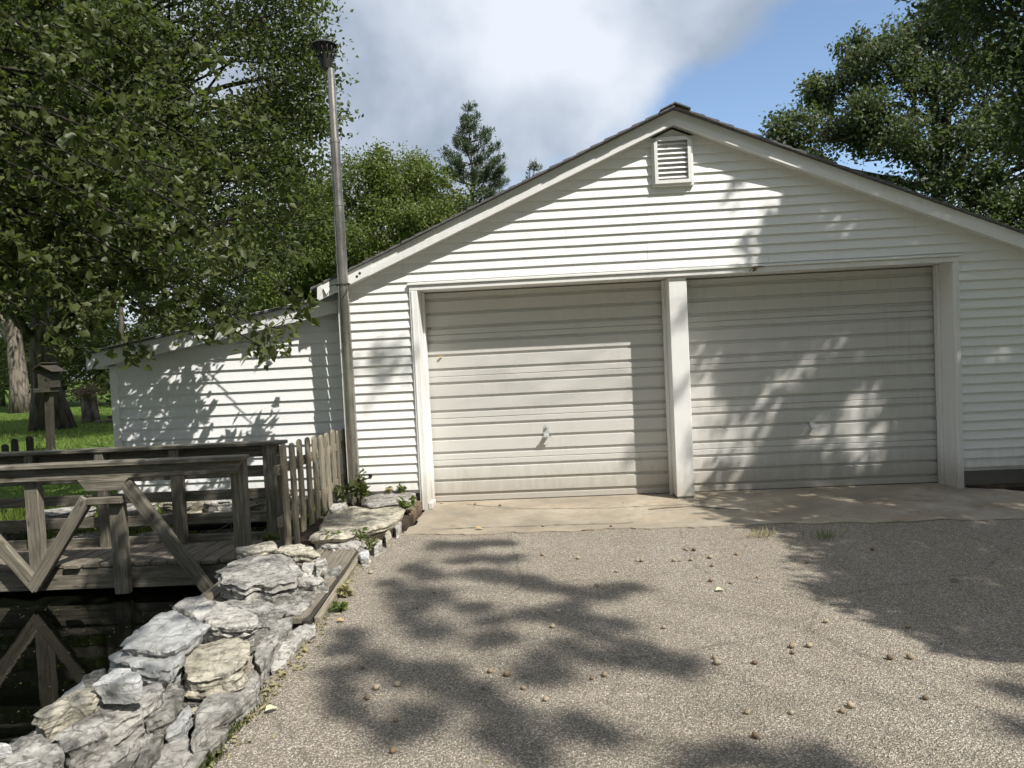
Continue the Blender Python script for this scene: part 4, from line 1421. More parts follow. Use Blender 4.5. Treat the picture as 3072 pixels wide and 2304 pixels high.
# ------------------------------------------------------------------ trees in view
# near tree: drooping boughs reach in from the left over the shed
nt = thing('drooping_tree', (-8.8, 0.3, 0), 'leafy tree whose drooping boughs hang low in front of the white shed', 'tree')
tp, tr_ = trunk_points((-8.8, 0.3, -0.1), (-8.2, 0.0, 7.5), 0.26, 0.08)
tubes('trunk', [(tp, tr_)], M_BARK, nt, 14, 0.2)
specs, P, S, tips = [], [], [], []
bough_ends = [(-2.20, -0.55, 2.10), (-2.42, -0.75, 1.84), (-2.62, -0.55, 1.70), (-2.78, -0.7, 1.98), (-3.05, -0.45, 2.22), (-3.35, -0.75, 1.98), (-3.62, -0.5, 2.05), (-3.85, -0.55, 1.78), (-4.12, -0.85, 1.74), (-4.4, -0.5, 1.95),
              (-2.35, -0.2, 2.62), (-2.7, -0.9, 2.55), (-3.1, -0.1, 2.8), (-3.5, -0.9, 2.75), (-3.9, -0.2, 2.5), (-4.4, -0.9, 2.5), (-4.8, -0.3, 2.3), (-5.2, -0.8, 2.5), (-5.0, -0.2, 2.9),
              (-2.5, -0.1, 3.2), (-3.0, -0.6, 3.35), (-3.6, 0.1, 3.4), (-4.3, -0.5, 3.4), (-5.0, 0.2, 3.6), (-5.7, -0.6, 2.6), (-5.6, 0.1, 3.2), (-4.6, 0.3, 4.2), (-3.8, -0.3, 4.1), (-2.9, 0.2, 4.0), (-5.4, -0.2, 4.4), (-4.2, 0.0, 4.9), (-5.0, 0.4, 5.2), (-3.3, 0.3, 4.7), (-2.75, -0.75, 2.75), (-3.2, -0.95, 2.5), (-4.0, -0.9, 2.1)]
for i, e in enumerate(bough_ends):
    z0_ = 2.6 + min(4.0, (e[2] - 1.2) * 1.25) + random.uniform(-0.2, 0.3)
    a = Vector((-8.4, 0.1, z0_))
    pts, rad = limb(a, e, 0.032, 0.005, 0.10, 12, 0.06)
    specs.append((pts, rad))
    for j in range(5, 13):
        p = pts[j]
        dens = 1.0 if j < 12 else 0.8
        for s_ in range(4):
            d = Vector((random.gauss(0.15, 0.5), random.gauss(0, 0.5), random.gauss(-0.22, 0.28)))
            d = d.normalized() * random.uniform(0.15, 0.42) * (0.8 if j > 9 else 1.1)
            q = p + d
            specs.append(([p, p.lerp(q, 0.5) + Vector((0, 0, 0.03)), q], [0.005, 0.003, 0.0015]))
            m = 17 if e[2] > 3.0 else 12
            t = rng.random((m, 1)) ** 0.7
            pp = np.array(p)[None] * (1 - t) + np.array(q)[None] * t + rng.normal(size=(m, 3)) * 0.05
            P.append(pp)
tubes('boughs', specs, M_BOUGH, nt, 5)
P = np.concatenate(P)
keep = ~((P[:, 0] > -2.06) | (P[:, 2] < 1.52) | ((P[:, 0] < -4.35) & (P[:, 2] < 2.1)))
P = P[keep]
# the leaves that show largest, each one its own part
front = np.where((P[:, 2] < 2.6) & (P[:, 0] > -4.6))[0]
pick = rng.choice(front, size=min(260, len(front)), replace=False)
rest = np.setdiff1d(np.arange(len(P)), pick)
fo = leaf_mesh('foliage', P[rest], np.clip(rng.lognormal(0, 0.32, len(rest)), 0.45, 1.7) * 0.072, L_NEAR, nt, 0.35, 0.72, 'heart', 0.6)
fo['kind'] = 'stuff'
protos = []
for v in range(6):
    lm = leaf_mesh('leaf_shape', np.zeros((1, 3)), [0.082], L_NEAR, None, 0.5, 0.74, 'heart', 0.4)
    protos.append(lm.data)
    bpy.data.objects.remove(lm)
for i in pick:
    o = bpy.data.objects.new('leaf', protos[int(rng.integers(0, 6))])
    M = Matrix.Translation(Vector(P[i])) @ Matrix.Rotation(random.uniform(0, 6.28), 4, 'Z') @ Matrix.Rotation(random.gauss(0, 0.5), 4, 'X') @ Matrix.Scale(random.uniform(0.85, 1.25), 4)
    link(o, nt, M)

# big tree on the lawn
cl = ell_clumps((-11.0, 10.5, 8.4), (5.6, 4.0, 5.8), 165, 1.1, 800, 3, 3.7, 0.4)
cl += [(-5.1, 9.5, 7.2, 0.7, 900), (-5.05, 9.6, 8.2, 0.65, 900), (-5.1, 9.8, 9.1, 0.65, 900), (-5.4, 9.6, 9.9, 0.7, 900), (-5.9, 9.6, 10.8, 0.9, 900), (-5.4, 9.4, 6.1, 0.7, 800), (-6.4, 9.4, 7.6, 1.0, 900), (-6.5, 9.4, 9.0, 1.0, 900), (-6.6, 9.4, 6.4, 1.0, 900), (-5.6, 9.4, 5.0, 1.1, 600), (-6.4, 9.6, 4.2, 1.0, 600), (-7.4, 9.4, 3.7, 1.1, 600), (-8.8, 9.6, 4.0, 1.1, 600), (-10.2, 9.2, 4.2, 1.1, 600), (-11.6, 9.4, 4.6, 1.0, 600), (-13.2, 9.6, 4.6, 1.2, 600), (-9.4, 7.4, 4.2, 1.0, 600), (-7.6, 7.2, 5.4, 1.0, 600)]
lawn_tree = tree('broadleaf_tree', 'big broad-leaved tree with a thick flared trunk on the lawn behind the birdhouse', (-14.0, 12.4, 0.0), (-12.6, 11.6, 11.0), 0.40, cl, L_MID, M_BARKD, 0.118, up=0.4)
# a second, lighter trunk further back
tree('broadleaf_tree', 'pale-trunked tree further back at the left edge of the lawn', (-24.8, 25.4, -0.1), (-24.2, 25.0, 13.0), 0.40,
     ell_clumps((-25, 25, 12), (8, 6, 7), 70, 2.0, 420, 5, 5.0), L_MID, M_BARK, 0.22, up=0.4)
# bright trees behind the shed and garage
tree('broadleaf_tree', 'bright green rounded tree right of the tall pipe behind the garage', (-6.0, 21.0, -0.1), (-5.9, 21.0, 7.0), 0.2,
     ell_clumps((-6.0, 21.0, 6.3), (3.2, 2.4, 3.5), 105, 0.8, 700, 8, None, 0.55), L_BRIGHT, M_BARK, 0.12, up=0.5)
tree('broadleaf_tree', 'bright green tree glimpsed behind the shed roof, left of the tall pipe', (-10.2, 22.0, -0.1), (-10.0, 22.0, 8.0), 0.2,
     ell_clumps((-9.6, 22.0, 5.8), (2.9, 2.4, 4.2), 85, 0.9, 650, 9, None, 0.55), L_BRIGHT, M_BARK, 0.12, up=0.5)
tree('broadleaf_tree', 'darker green tree between the bright round tree and the pine', (-3.6, 25.0, -0.1), (-3.6, 25.0, 8.5), 0.18,
     ell_clumps((-3.7, 25.0, 6.0), (1.6, 1.6, 4.0), 60, 0.75, 620, 10, None, 0.5), L_OAK, M_BARK, 0.12, up=0.4)


def pine(name, label, base, h, half, z_lo, n_whorl, seed, dens=1.0):
    g = random.Random(seed)
    root = thing(name, base, label, 'tree')
    b = Vector(base)
    pts, rad = trunk_points(b, b + Vector((0, 0, h)), 0.12, 0.02, 10, 0.008)
    tubes('trunk', [(pts, rad)], M_BARKD, root, 10)
    specs, P, D = [], [], []
    for w in range(n_whorl):
        t = w / (n_whorl - 1)
        z = b.z + z_lo + (h - z_lo) * t
        L = half * (1 - t) ** 1.0 * g.uniform(0.7, 1.2) + 0.16
        for q in range(5):
            an = 2 * math.pi * q / 5 + g.uniform(-0.4, 0.4) + w
            l = L * g.uniform(0.6, 1.15)
            a = Vector((b.x, b.y, z))
            e = a + Vector((math.cos(an) * l, math.sin(an) * l, l * g.uniform(0.25, 0.6)))
            m1 = a.lerp(e, 0.55) - Vector((0, 0, 0.12 * l))
            m2 = a.lerp(e, 0.8) - Vector((0, 0, 0.04 * l))
            specs.append(([a, m1, m2, e], [0.03, 0.02, 0.014, 0.006]))
            poly = [a, m1, m2, e]
            for s_ in range(max(3, int(l * 9 * dens))):
                tt = g.uniform(0.3, 1.0)
                k_ = min(2, int(tt * 3))
                p = poly[k_].lerp(poly[k_ + 1], tt * 3 - k_) + Vector((g.gauss(0, 0.09), g.gauss(0, 0.09), g.gauss(0.05, 0.06)))
                d = (e - a).normalized() * 0.6 + Vector((g.gauss(0, 0.3), g.gauss(0, 0.3), 0.6))
                for _ in range(15):
                    P.append(tuple(p + Vector((g.gauss(0, 0.05), g.gauss(0, 0.05), g.gauss(0, 0.07)))))
                    D.append(tuple(d))
    br = tubes('branches', specs, M_BARKD, root, 5)
    br['kind'] = 'stuff'
    cr = leaf_mesh('crown', np.array(P), rng.uniform(0.12, 0.2, len(P)), L_PINE, root, 0.0, 0.22, 'diamond', -0.1, np.array(D), 0.05)
    cr['kind'] = 'stuff'
    return root


pine('pine_tree', 'tall open pine rising above the left roof slope', (-2.75, 24.0, -0.1), 12.3, 3.2, 5.0, 17, 4, 2.6)
pine('pine_tree', 'tip of a small pine just showing over the left roof slope', (-0.05, 24.0, -0.1), 9.6, 1.0, 5.5, 9, 6, 2.0)
# oak behind the right slope
oak = [(11.9, 15, 10.6, 1.5), (10.7, 15, 9.5, 1.5), (9.3, 15, 8.2, 1.4), (7.6, 15, 7.6, 1.15), (6.9, 15, 6.7, 0.95), (8.4, 15, 6.6, 1.2), (10.3, 14.5, 7.5, 1.5), (12.2, 14.5, 8.6, 1.7), (13.6, 15, 10.0, 1.8), (11.7, 14, 6.4, 1.4), (9.9, 14.5, 5.6, 1.1), (13.2, 14, 7.0, 1.5), (13.0, 14, 5.4, 1.3), (11.4, 14, 5.0, 0.9),
       (8.9, 15.5, 9.0, 0.9), (10.0, 15.5, 10.2, 0.9), (12.8, 15.5, 11.6, 1.2), (14.6, 15, 8.4, 1.5), (14.8, 14.6, 6.2, 1.4), (6.4, 15, 6.2, 0.6), (7.4, 14.6, 5.9, 0.8), (8.8, 14.4, 5.3, 0.9), (10.6, 14, 4.6, 1.0), (12.4, 13.8, 4.4, 1.1), (15.4, 14.6, 7.4, 1.4), (15.8, 15, 9.6, 1.6), (14.2, 13.6, 4.6, 1.1), (15.6, 13.8, 5.2, 1.2)]
tree('oak_tree', 'grey-green oak with a lobed crown behind the right roof slope', (12.2, 15.2, -0.1), (12.0, 15.0, 8.8), 0.34,
     [(x, y, z, r * 0.85, int(2600 * r)) for x, y, z, r in oak], L_OAK, M_BARKD, 0.13, up=0.45, sub=14, twigs=5, spread=0.22)
# dark near tree at the right edge
dk = ell_clumps((9.3, 3.6, 6.6), (3.0, 2.6, 3.2), 140, 0.75, 620, 15, 3.4, 0.3)
dk += [(5.2, 0.6, 5.6, 0.5, 260), (4.6, -0.4, 5.25, 0.4, 200), (4.15, -0.8, 5.0, 0.22, 90), (3.85, -0.9, 4.86, 0.14, 40), (5.6, 0.2, 5.0, 0.5, 260), (5.9, 1.0, 4.6, 0.5, 280), (6.2, 1.6, 5.4, 0.6, 320)]
tree('broadleaf_tree', 'dark shaded tree overhanging the right end of the garage roof', (10.2, 4.6, -0.1), (9.6, 4.0, 7.5), 0.3, dk, L_DARK, M_BARKD, 0.095, up=0.4, shape='heart')
# shrubs and trees closing the view across the lawn
bg = [(-17.5, 27, 2.6, 3.2, 2.2, L_DARK), (-21.5, 30, 3.0, 3.4, 3.0, L_MID), (-28, 33, 4.0, 4.0, 4.2, L_BRIGHT), (-34, 36, 5.0, 5.0, 5.0, L_MID), (-14.0, 30, 3.4, 3.0, 3.4, L_DARK), (-41, 36, 6, 6, 6, L_BRIGHT), (-20, 40, 7.5, 6, 7.5, L_MID), (-11, 36, 6, 5, 6, L_MID)]
names = ['low dark evergreen shrub beside the shed corner on the far lawn', 'mid-green shrub behind the stump planter', 'pale green shrub left of the thick trunk', 'tall shrub at the far left edge of the lawn', 'dark shrub hidden mostly behind the shed', 'pale tree beyond the pale-trunked tree', 'tall tree closing the gap beyond the lawn', 'tall tree showing through leaves above the shed']
for (x, y, hz, rx, rz_, m_), lb in zip(bg, names):
    tree('shrub' if hz < 5 else 'broadleaf_tree', lb, (x, y, -0.15), (x, y, hz), 0.14, ell_clumps((x, y, hz * 0.95), (rx, rx * 0.7, rz_ * 0.95), 42, max(0.8, rx * 0.3), 330, int(abs(x) * 10), 0.1, 0.45), m_, M_BARKD, 0.2, 'shrubs and trees beyond the lawn', 'shrub' if hz < 5 else 'tree')


# ------------------------------------------------------------------ trees behind the viewer, out of frame, that throw the shade
def toward_sun(p, z):
    p = Vector(p)
    return p + SUN * ((z - p.z) / SUN.z)


BLOBS = [(-0.9, -1.32, 0.08), (-0.72, -1.35, 0.09), (-0.56, -1.37, 0.09), (-0.39, -1.39, 0.07), (-0.69, -1.83, 0.07), (-0.34, -1.85, 0.07), (-0.52, -1.78, 0.05), (-1.0, -2.01, 0.07), (-0.89, -2.14, 0.08), (-0.55, -2.14, 0.09), (-0.42, -2.21, 0.08), (-0.28, -2.32, 0.09), (-0.14, -2.4, 0.09), (-0.02, -2.52, 0.1), (0.12, -2.62, 0.09), (0.25, -2.68, 0.08), (0.47, -2.53, 0.06), (0.33, -2.65, 0.06), (-1.11, -2.33, 0.07), (-0.96, -2.52, 0.1), (-0.82, -2.53, 0.1), (-0.7, -2.64, 0.08), (-0.86, -2.77, 0.08), (-0.88, -2.98, 0.08), (-0.75, -3.17, 0.08), (-0.64, -3.18, 0.06), (-0.54, -2.83, 0.06), (-0.46, -2.81, 0.05), (-0.36, -3.08, 0.06), (-0.39, -3.33, 0.07), (-0.31, -3.29, 0.05), (-0.17, -2.94, 0.05), (-0.09, -2.97, 0.05), (0.09, -2.86, 0.08), (0.13, -3.07, 0.07), (0.05, -3.09, 0.06), (0.34, -3.14, 0.06), (0.24, -3.27, 0.06), (0.24, -3.58, 0.07), (0.34, -3.6, 0.1), (0.43, -3.61, 0.1), (0.52, -3.64, 0.09), (0.59, -3.69, 0.06), (0.36, -3.43, 0.06), (0.04, -3.41, 0.06), (-0.08, -3.59, 0.05), (-0.16, -3.72, 0.05), (-0.01, -3.76, 0.06), (-1.14, -3.16, 0.07), (-1.12, -3.38, 0.07), (-0.93, -3.52, 0.07), (-0.85, -3.62, 0.06), (-0.72, -3.75, 0.07), (-0.64, -3.69, 0.07), (-0.54, -3.67, 0.06), (-0.54, -3.84, 0.07), (-0.43, -3.9, 0.07), (-0.34, -3.89, 0.07), (-0.29, -4.01, 0.06), (-0.23, -4.11, 0.06), (-0.21, -4.24, 0.08), (-0.16, -4.34, 0.07), (-0.11, -4.43, 0.06), (-0.28, -4.24, 0.06), (-0.69, -4.25, 0.06), (-0.63, -4.2, 0.06), (-0.58, -4.14, 0.05), (-0.55, -4.07, 0.05), (-0.97, -3.9, 0.07), (-0.9, -4.04, 0.06), (-1.06, -3.68, 0.07), (0.05, -4.19, 0.05), (0.11, -4.23, 0.05), (0.17, -4.32, 0.05), (0.6, -4.41, 0.06), (0.68, -4.46, 0.07), (0.79, -4.49, 0.07), (0.92, -4.47, 0.07), (0.48, -4.49, 0.05), (1.89, -4.02, 0.04), (1.72, -4.3, 0.04)]

g = random.Random(5)
cl = []
for (x, y, r) in BLOBS:
    q = toward_sun((x, y, 0), g.uniform(9.0, 11.5))
    cl.append((q.x, q.y, q.z, r * 1.05, 90))
    q = toward_sun((x + g.gauss(0, r * 0.8), y + g.gauss(0, r * 0.8), 0), g.uniform(9.0, 11.5))
    cl.append((q.x, q.y, q.z, r * 0.6, 30))
tree('broadleaf_tree', 'tall tree standing behind the viewer on the right of the driveway', (9.4, -12.5, -0.1), (8.0, -10.6, 6.6), 0.3, cl, L_MID, M_BARK, 0.08, up=0.8, twigs=0, sub=7, main=16)

cl = []
EDGE_Y = [-4.4, -3.8, -3.45, -3.1, -2.66, -2.3, -2.1, -1.8, -1.4, -1.0, -0.3, 0.4]
EDGE_X = [2.5, 2.0, 1.8, 1.62, 1.5, 1.78, 1.58, 1.85, 1.65, 1.4, 1.3, 1.3]
for i in range(820):                       # shade over the right of the driveway
    x, y = g.uniform(1.2, 5.2), g.uniform(-4.3, 0.35)
    r = g.uniform(0.16, 0.30)
    e = float(np.interp(y, EDGE_Y, EDGE_X))
    if x < e + r * 0.8:
        if x < e + 0.08 or g.random() < 0.6:
            continue
        r = 0.10
    if y > -1.1 and g.random() < 0.35:
        continue
    q = toward_sun((x, y, 0), g.uniform(4.2, 6.0))
    cl.append((q.x, q.y, q.z, r, int(36 + 160 * (r - 0.1))))
STREAKS = [(3.08, 1.64, 2.93, 1.49), (2.7, 1.39, 2.58, 1.24), (2.27, 1.08, 2.06, 0.6), (3.02, 0.95, 2.84, 0.65), (3.45, 1.24, 3.41, 1.14), (3.45, 1.04, 3.22, 0.71), (3.53, 0.77, 3.47, 0.64), (3.2, 0.63, 3.05, 0.46), (2.24, 0.32, 2.2, 0.03), (3.29, 0.38, 3.19, 0.21)]
STREAKS += [(1.47, 3.32, 1.36, 3.17), (2.04, 3.68, 1.92, 3.36), (2.66, 2.49, 2.57, 2.39), (3.66, 2.47, 3.56, 2.3), (2.12, 3.06, 1.78, 2.38)]


def streak_dist(x, z):
    best = 9.0
    for (xa, za, xb, zb) in STREAKS:
        d = Vector((xb - xa, zb - za))
        t = max(0.0, min(1.0, ((x - xa) * d.x + (z - za) * d.y) / max(1e-6, d.length_squared)))
        best = min(best, math.hypot(x - xa - d.x * t, z - za - d.y * t))
    return best


for i in range(480):                       # dapple on the right half of the front
    x, z = g.uniform(1.5, 4.7), g.uniform(0.1, 3.4)
    r = g.uniform(0.09, 0.2)
    if x < 1.68 + 0.25 * abs(z - 2.0) + g.uniform(-0.1, 0.3) or streak_dist(x, z) < 0.035 + r * 0.85:
        continue
    q = toward_sun((x, 0.2, z), g.uniform(6.2, 7.8))
    cl.append((q.x, q.y, q.z, r, int(14 + 110 * r)))
for (x, z, r) in ((-1.75, 1.55, 0.10), (-1.6, 1.45, 0.12), (-1.45, 1.4, 0.12), (-1.7, 1.3, 0.1), (1.3, 1.0, 0.1), (1.32, 1.75, 0.07), (1.34, 0.35, 0.1), (1.9, 3.0, 0.1)):
    q = toward_sun((x, 0.0, z), 9.5)
    cl.append((q.x, q.y, q.z, r, 12))
tree('broadleaf_tree', 'spreading tree beside the driveway, out of view to the right', (10.5, -4.8, -0.1), (8.6, -4.2, 7.0), 0.3, cl, L_MID, M_BARK, 0.11, up=0.8, twigs=0, sub=5, main=12)

cl = []
for i in range(420):                       # deep shade over the bridge and the pond
    x, y = g.uniform(-8.0, -1.75), g.uniform(-6.5, -0.8)
    z = g.uniform(4.8, 7.6)
    if x > -2.35 and y < -1.9 and g.random() < 0.86:
        continue
    if (x + 4.05) ** 2 / 0.9 + (y + 1.75) ** 2 / 0.4 < 1 or (abs(x + 4.3) < 1.0 and abs(y + 1.3) < 0.22 and g.random() < 0.7):
        continue
    q = toward_sun((x, y, 0.2), z)
    cl.append((q.x, q.y, q.z, g.uniform(0.24, 0.42), 90))
tree('broadleaf_tree', 'tree overhanging the pond from behind the viewer', (-2.6, -11.5, -0.1), (-0.9, -8.0, 6.5), 0.3, cl, L_MID, M_BARK, 0.12, up=0.8, twigs=0, sub=6, main=10)

# woodland added behind the viewer to cut sky fill: one mass of leaves
wp = []
gw = np.random.default_rng(77)
for a in np.linspace(math.radians(175), math.radians(375), 15):
    d = gw.uniform(17, 22)
    bx, by = 1.0 + d * math.cos(a), -6.0 + d * math.sin(a)
    hh = gw.uniform(9.5, 13.0)
    if math.sin(a) > 0.1:
        hh *= 0.8
    for k in range(34):
        q = gw.normal(size=3)
        q /= np.linalg.norm(q)
        c = np.array([bx, by, hh * 0.5]) + q * np.array([3.2, 3.2, hh * 0.48]) * gw.uniform(0.5, 1.0)
        wp.append(c + gw.normal(size=(55, 3)) * 0.75)
wp = np.concatenate(wp)
wp = wp[wp[:, 2] > 0.1]
wood = leaf_mesh('woodland', wp, rng.uniform(0.35, 0.6, len(wp)), L_MID, None, 0.3, 0.7)
tag(wood, 'dense leafy woodland out of view behind the driveway, added to cut sky light', 'woodland', None, 'stuff')

# ------------------------------------------------------------------ small things
bh = thing('birdhouse', (-9.4, 6.0, 0.1), 'old grey wooden birdhouse on a post in front of the thick trunk', 'birdhouse')
board('post', (-9.40, 6.0, 0.05), (-9.36, 6.0, 1.25), 0.12, 0.10, M_DARKWOOD_SHADE, bh, (1, 0, 0))
box('house_box', (-9.46, 5.86, 1.33), (-9.20, 6.12, 1.60), M_DARKWOOD_SHADE, bh, 0.006)
box('tray', (-9.55, 5.84, 1.25), (-9.24, 6.14, 1.328), M_DARKWOOD_SHADE, bh, 0.006)
board('roof_board', (-9.40, 5.78, 1.74), (-9.40, 6.2, 1.74), 0.24, 0.02, M_DARKWOOD_SHADE, bh, (1, 0, 0.62))
board('roof_board', (-9.22, 5.78, 1.69), (-9.22, 6.2, 1.69), 0.28, 0.02, M_DARKWOOD_SHADE, bh, (1, 0, -0.55))
prism('gable_end', [(-9.46, 1.602), (-9.20, 1.602), (-9.33, 1.73)], 5.87, 6.11, M_DARKWOOD_SHADE, bh)
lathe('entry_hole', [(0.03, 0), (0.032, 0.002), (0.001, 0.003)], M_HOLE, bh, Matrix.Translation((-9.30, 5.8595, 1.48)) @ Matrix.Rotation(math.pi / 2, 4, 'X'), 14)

sp = thing('stump_planter', (-14.6, 15.1, 0.0), 'grey tree stump planter topped with a tangle of dry twigs', 'planter')
v, f = tube_geo([(-14.6, 15.1, 0.0), (-14.62, 15.1, 0.3), (-14.66, 15.1, 0.85)], [0.30, 0.25, 0.23], 14, True, 0.5)
mesh_obj('stump', v, f, M_BARK, sp, None, True)
tw = []
for i in range(90):
    a = random.uniform(0, 6.28)
    p = Vector((-14.65 + random.gauss(0, 0.2), 15.1 + random.gauss(0, 0.2), 0.9 + random.gauss(0.08, 0.1)))
    d = Vector((math.cos(a) * 0.45, math.sin(a) * 0.45, random.gauss(0.05, 0.15)))
    tw.append(([p - d * 0.6, p + Vector((0, 0, 0.06)), p + d], [0.012, 0.012, 0.006]))
tubes('twigs', tw, M_TWIG, sp, 4)
lg = thing('flat_log', (-12.9, 14.5, 0.05), 'flat bark pieces on the grass beside the stump planter', 'log')
board('bark_piece', (-13.9, 14.3, 0.1), (-12.2, 14.5, 0.16), 0.3, 0.1, M_BARK, lg, (0, 1, 0))
board('bark_piece', (-13.7, 14.7, 0.22), (-12.4, 14.8, 0.22), 0.25, 0.08, M_BARKD, lg, (0, 1, 0))
thin = thing('thin_tree', (-9.2, 9.5, 0.0), 'slim dark tree stem beside the left corner of the shed', 'tree')
tubes('trunk', [([(-7.55, 5.5, 0.0), (-7.5, 5.5, 1.0), (-7.58, 5.5, 2.2), (-7.5, 5.5, 3.4)], [0.06, 0.05, 0.045, 0.03])], M_BARKD, thin, 8)

bf = thing('picket_fence', (-7.3, 2.5, 0), 'low dark weathered picket fence at the lawn edge behind the left end of the bridge', 'fence')
for i, (dx, tz) in enumerate(((-8.25, 0.66), (-8.05, 0.56), (-7.80, 0.68), (-7.66, 0.66), (-7.52, 0.62), (-7.38, 0.69), (-7.16, 0.72))):
    picket('picket', (dx, 2.5, 0.0), tz, 0.10, 0.022, (1, 0, 0), M_DARKWOOD_SHADE, bf)
board('fence_rail', (-8.6, 2.53, 0.32), (-6.95, 2.53, 0.32), 0.08, 0.03, M_DARKWOOD_SHADE, bf)

for i, (x, y, s_) in enumerate(((-20.6, 17.5, 0.7), (-21.6, 17.9, 0.9))):
    o = blob_stone((x, y, -0.05), (s_, 0.5, 0.32), STONE['W'], None, 'rock')
    tag(o, ['smaller pale rock at the left edge of the lawn, right of its neighbour', 'larger pale rock at the far left edge of the lawn'][i], 'rock')

# fallen nuts
bm = bmesh.new()
bmesh.ops.create_icosphere(bm, subdivisions=2, radius=0.016)
for v in bm.verts:
    v.co.z *= 0.85
    v.co *= 1 + 0.10 * noise.noise(v.co * 90)
    if v.co.x > 0.012:
        v.co.x += 0.004
me = bpy.data.meshes.new('fallen_nut')
bm.to_mesh(me)
bm.free()
me.materials.append(M_NUT)
me.shade_smooth()
NUTS= [(-0.64, -4.37), (-0.85, -3.94), (-0.83, -3.85), (-0.74, -3.82), (-0.32, -3.71), (-0.16, -3.89), (-0.06, -4.0), (0.15, -3.81), (0.21, -3.78), (0.74, -3.63), (0.74, -3.69), (0.75, -4.15), (0.91, -3.7), (1.14, -3.53), (1.12, -3.6), (1.22, -3.53), (1.53, -3.69), (1.62, -3.69), (1.12, -4.16), (1.17, -4.12), (1.49, -4.07), (0.92, -4.16), (1.79, -3.33), (1.42, -3.23), (0.99, -2.5), (1.1, -2.55), (1.29, -2.46), (1.7, -2.19), (2.24, -1.94), (0.84, -2.04), (0.88, -2.05), (0.96, -2.04), (1.07, -2.19), (0.97, -1.76), (1.3, -1.94), (1.1, -2.0), (0.59, -2.01), (0.62, -2.02), (0.42, -2.24), (0.18, -1.9), (-0.08, -1.78), (0.27, -2.51), (0.57, -3.24), (-0.02, -3.18), (-0.77, -2.55), (-0.83, -2.81), (-1.29, -2.08), (-1.12, 0.23), (-0.76, 0.11), (-0.5, -0.01), (-0.07, -0.93), (0.5, -1.02), (0.98, -1.79), (1.03, -1.8), (-0.24, -3.75), (-0.95, -3.63), (0.73, -4.33), (-0.68, -4.14), (-0.34, -3.88)]
for i, (x, y) in enumerate(NUTS):
    s_ = random.uniform(0.6, 1.1)
    o = bpy.data.objects.new('fallen_nut', me)
    link(o, None, Matrix.Translation((x, y, 0.0125 * s_ + (0.010 if y > -1.05 else 0.0))) @ Matrix.Rotation(random.uniform(0, 6.28), 4, 'Z') @ Matrix.Rotation(random.uniform(-0.5, 0.5), 4, 'X') @ Matrix.Scale(s_, 4))
    tag(o, 'small round tan nut fallen on the driveway in front of the garage', 'nut', 'nuts fallen on the driveway and apron')


def fallen_leaf(loc, size, mat, label, rz, rx=0.2, name='fallen_leaf'):
    V = []
    out = [(0, 0), (0.2, 0.28), (0.5, 0.38), (0.8, 0.22), (1, 0.02), (0.8, -0.2), (0.5, -0.34), (0.2, -0.25)]
    for x_, y_ in out:
        V.append((size * (x_ - 0.5), size * y_ * 0.8, size * (0.25 * abs(y_) + 0.12 * math.sin(x_ * 5))))
    V.append((0, 0, 0.02 * size))
    F = [(i, (i + 1) % 8, 8) for i in range(8)]
    o = mesh_obj(name, V, F, mat, None, Matrix.Translation(loc) @ Matrix.Rotation(rz, 4, 'Z') @ Matrix.Rotation(rx, 4, 'X'), True)
    return tag(o, label, 'leaf')


fallen_leaf((1.0, -2.69, 0.012), 0.06, M_PALELEAF, 'pale fallen leaf lying flat on the sunlit driveway', 0.4)
fallen_leaf((-1.24, -4.04, 0.02), 0.06, M_PALELEAF, 'pale curled leaf on the asphalt beside the stone wall', 0.9)
fallen_leaf((-1.24, -3.0, 0.012), 0.05, M_DRYLEAF, 'brown curled leaf on the asphalt near the landing edge', 0.2)
fallen_leaf((0.02, -2.95, 0.012), 0.05, M_PALELEAF, 'pale leaf in the tree shadow at the middle of the driveway', 1.4)
fallen_leaf((2.4, -2.65, 0.012), 0.06, M_DRYLEAF, 'dry leaf on the shaded right part of the driveway', 2.4)
fallen_leaf((-0.62, -0.96, 0.024), 0.07, M_DRYLEAF, 'dry leaf caught in the long crack of the apron', 0.2)
fallen_leaf((-1.06, DY - 0.012, 1.52), 0.05, M_DRYLEAF, 'dry leaf scrap stuck to the upper left of the left garage door', 0.3, 1.4)
nest = thing('insect_nest', (2.05, -0.05, 2.22), 'scrap of old mud nest and web on the door header', 'nest')
tubes('web_strands', [([(2.05 + random.uniform(-0.05, 0.02), -0.045, 2.19), (2.06 + random.uniform(-0.02, 0.04), -0.058, 2.235), (2.12 + random.uniform(-0.03, 0.05), -0.05, 2.225)], [0.004, 0.003, 0.002]) for _ in range(9)], M_TWIG, nest, 4)


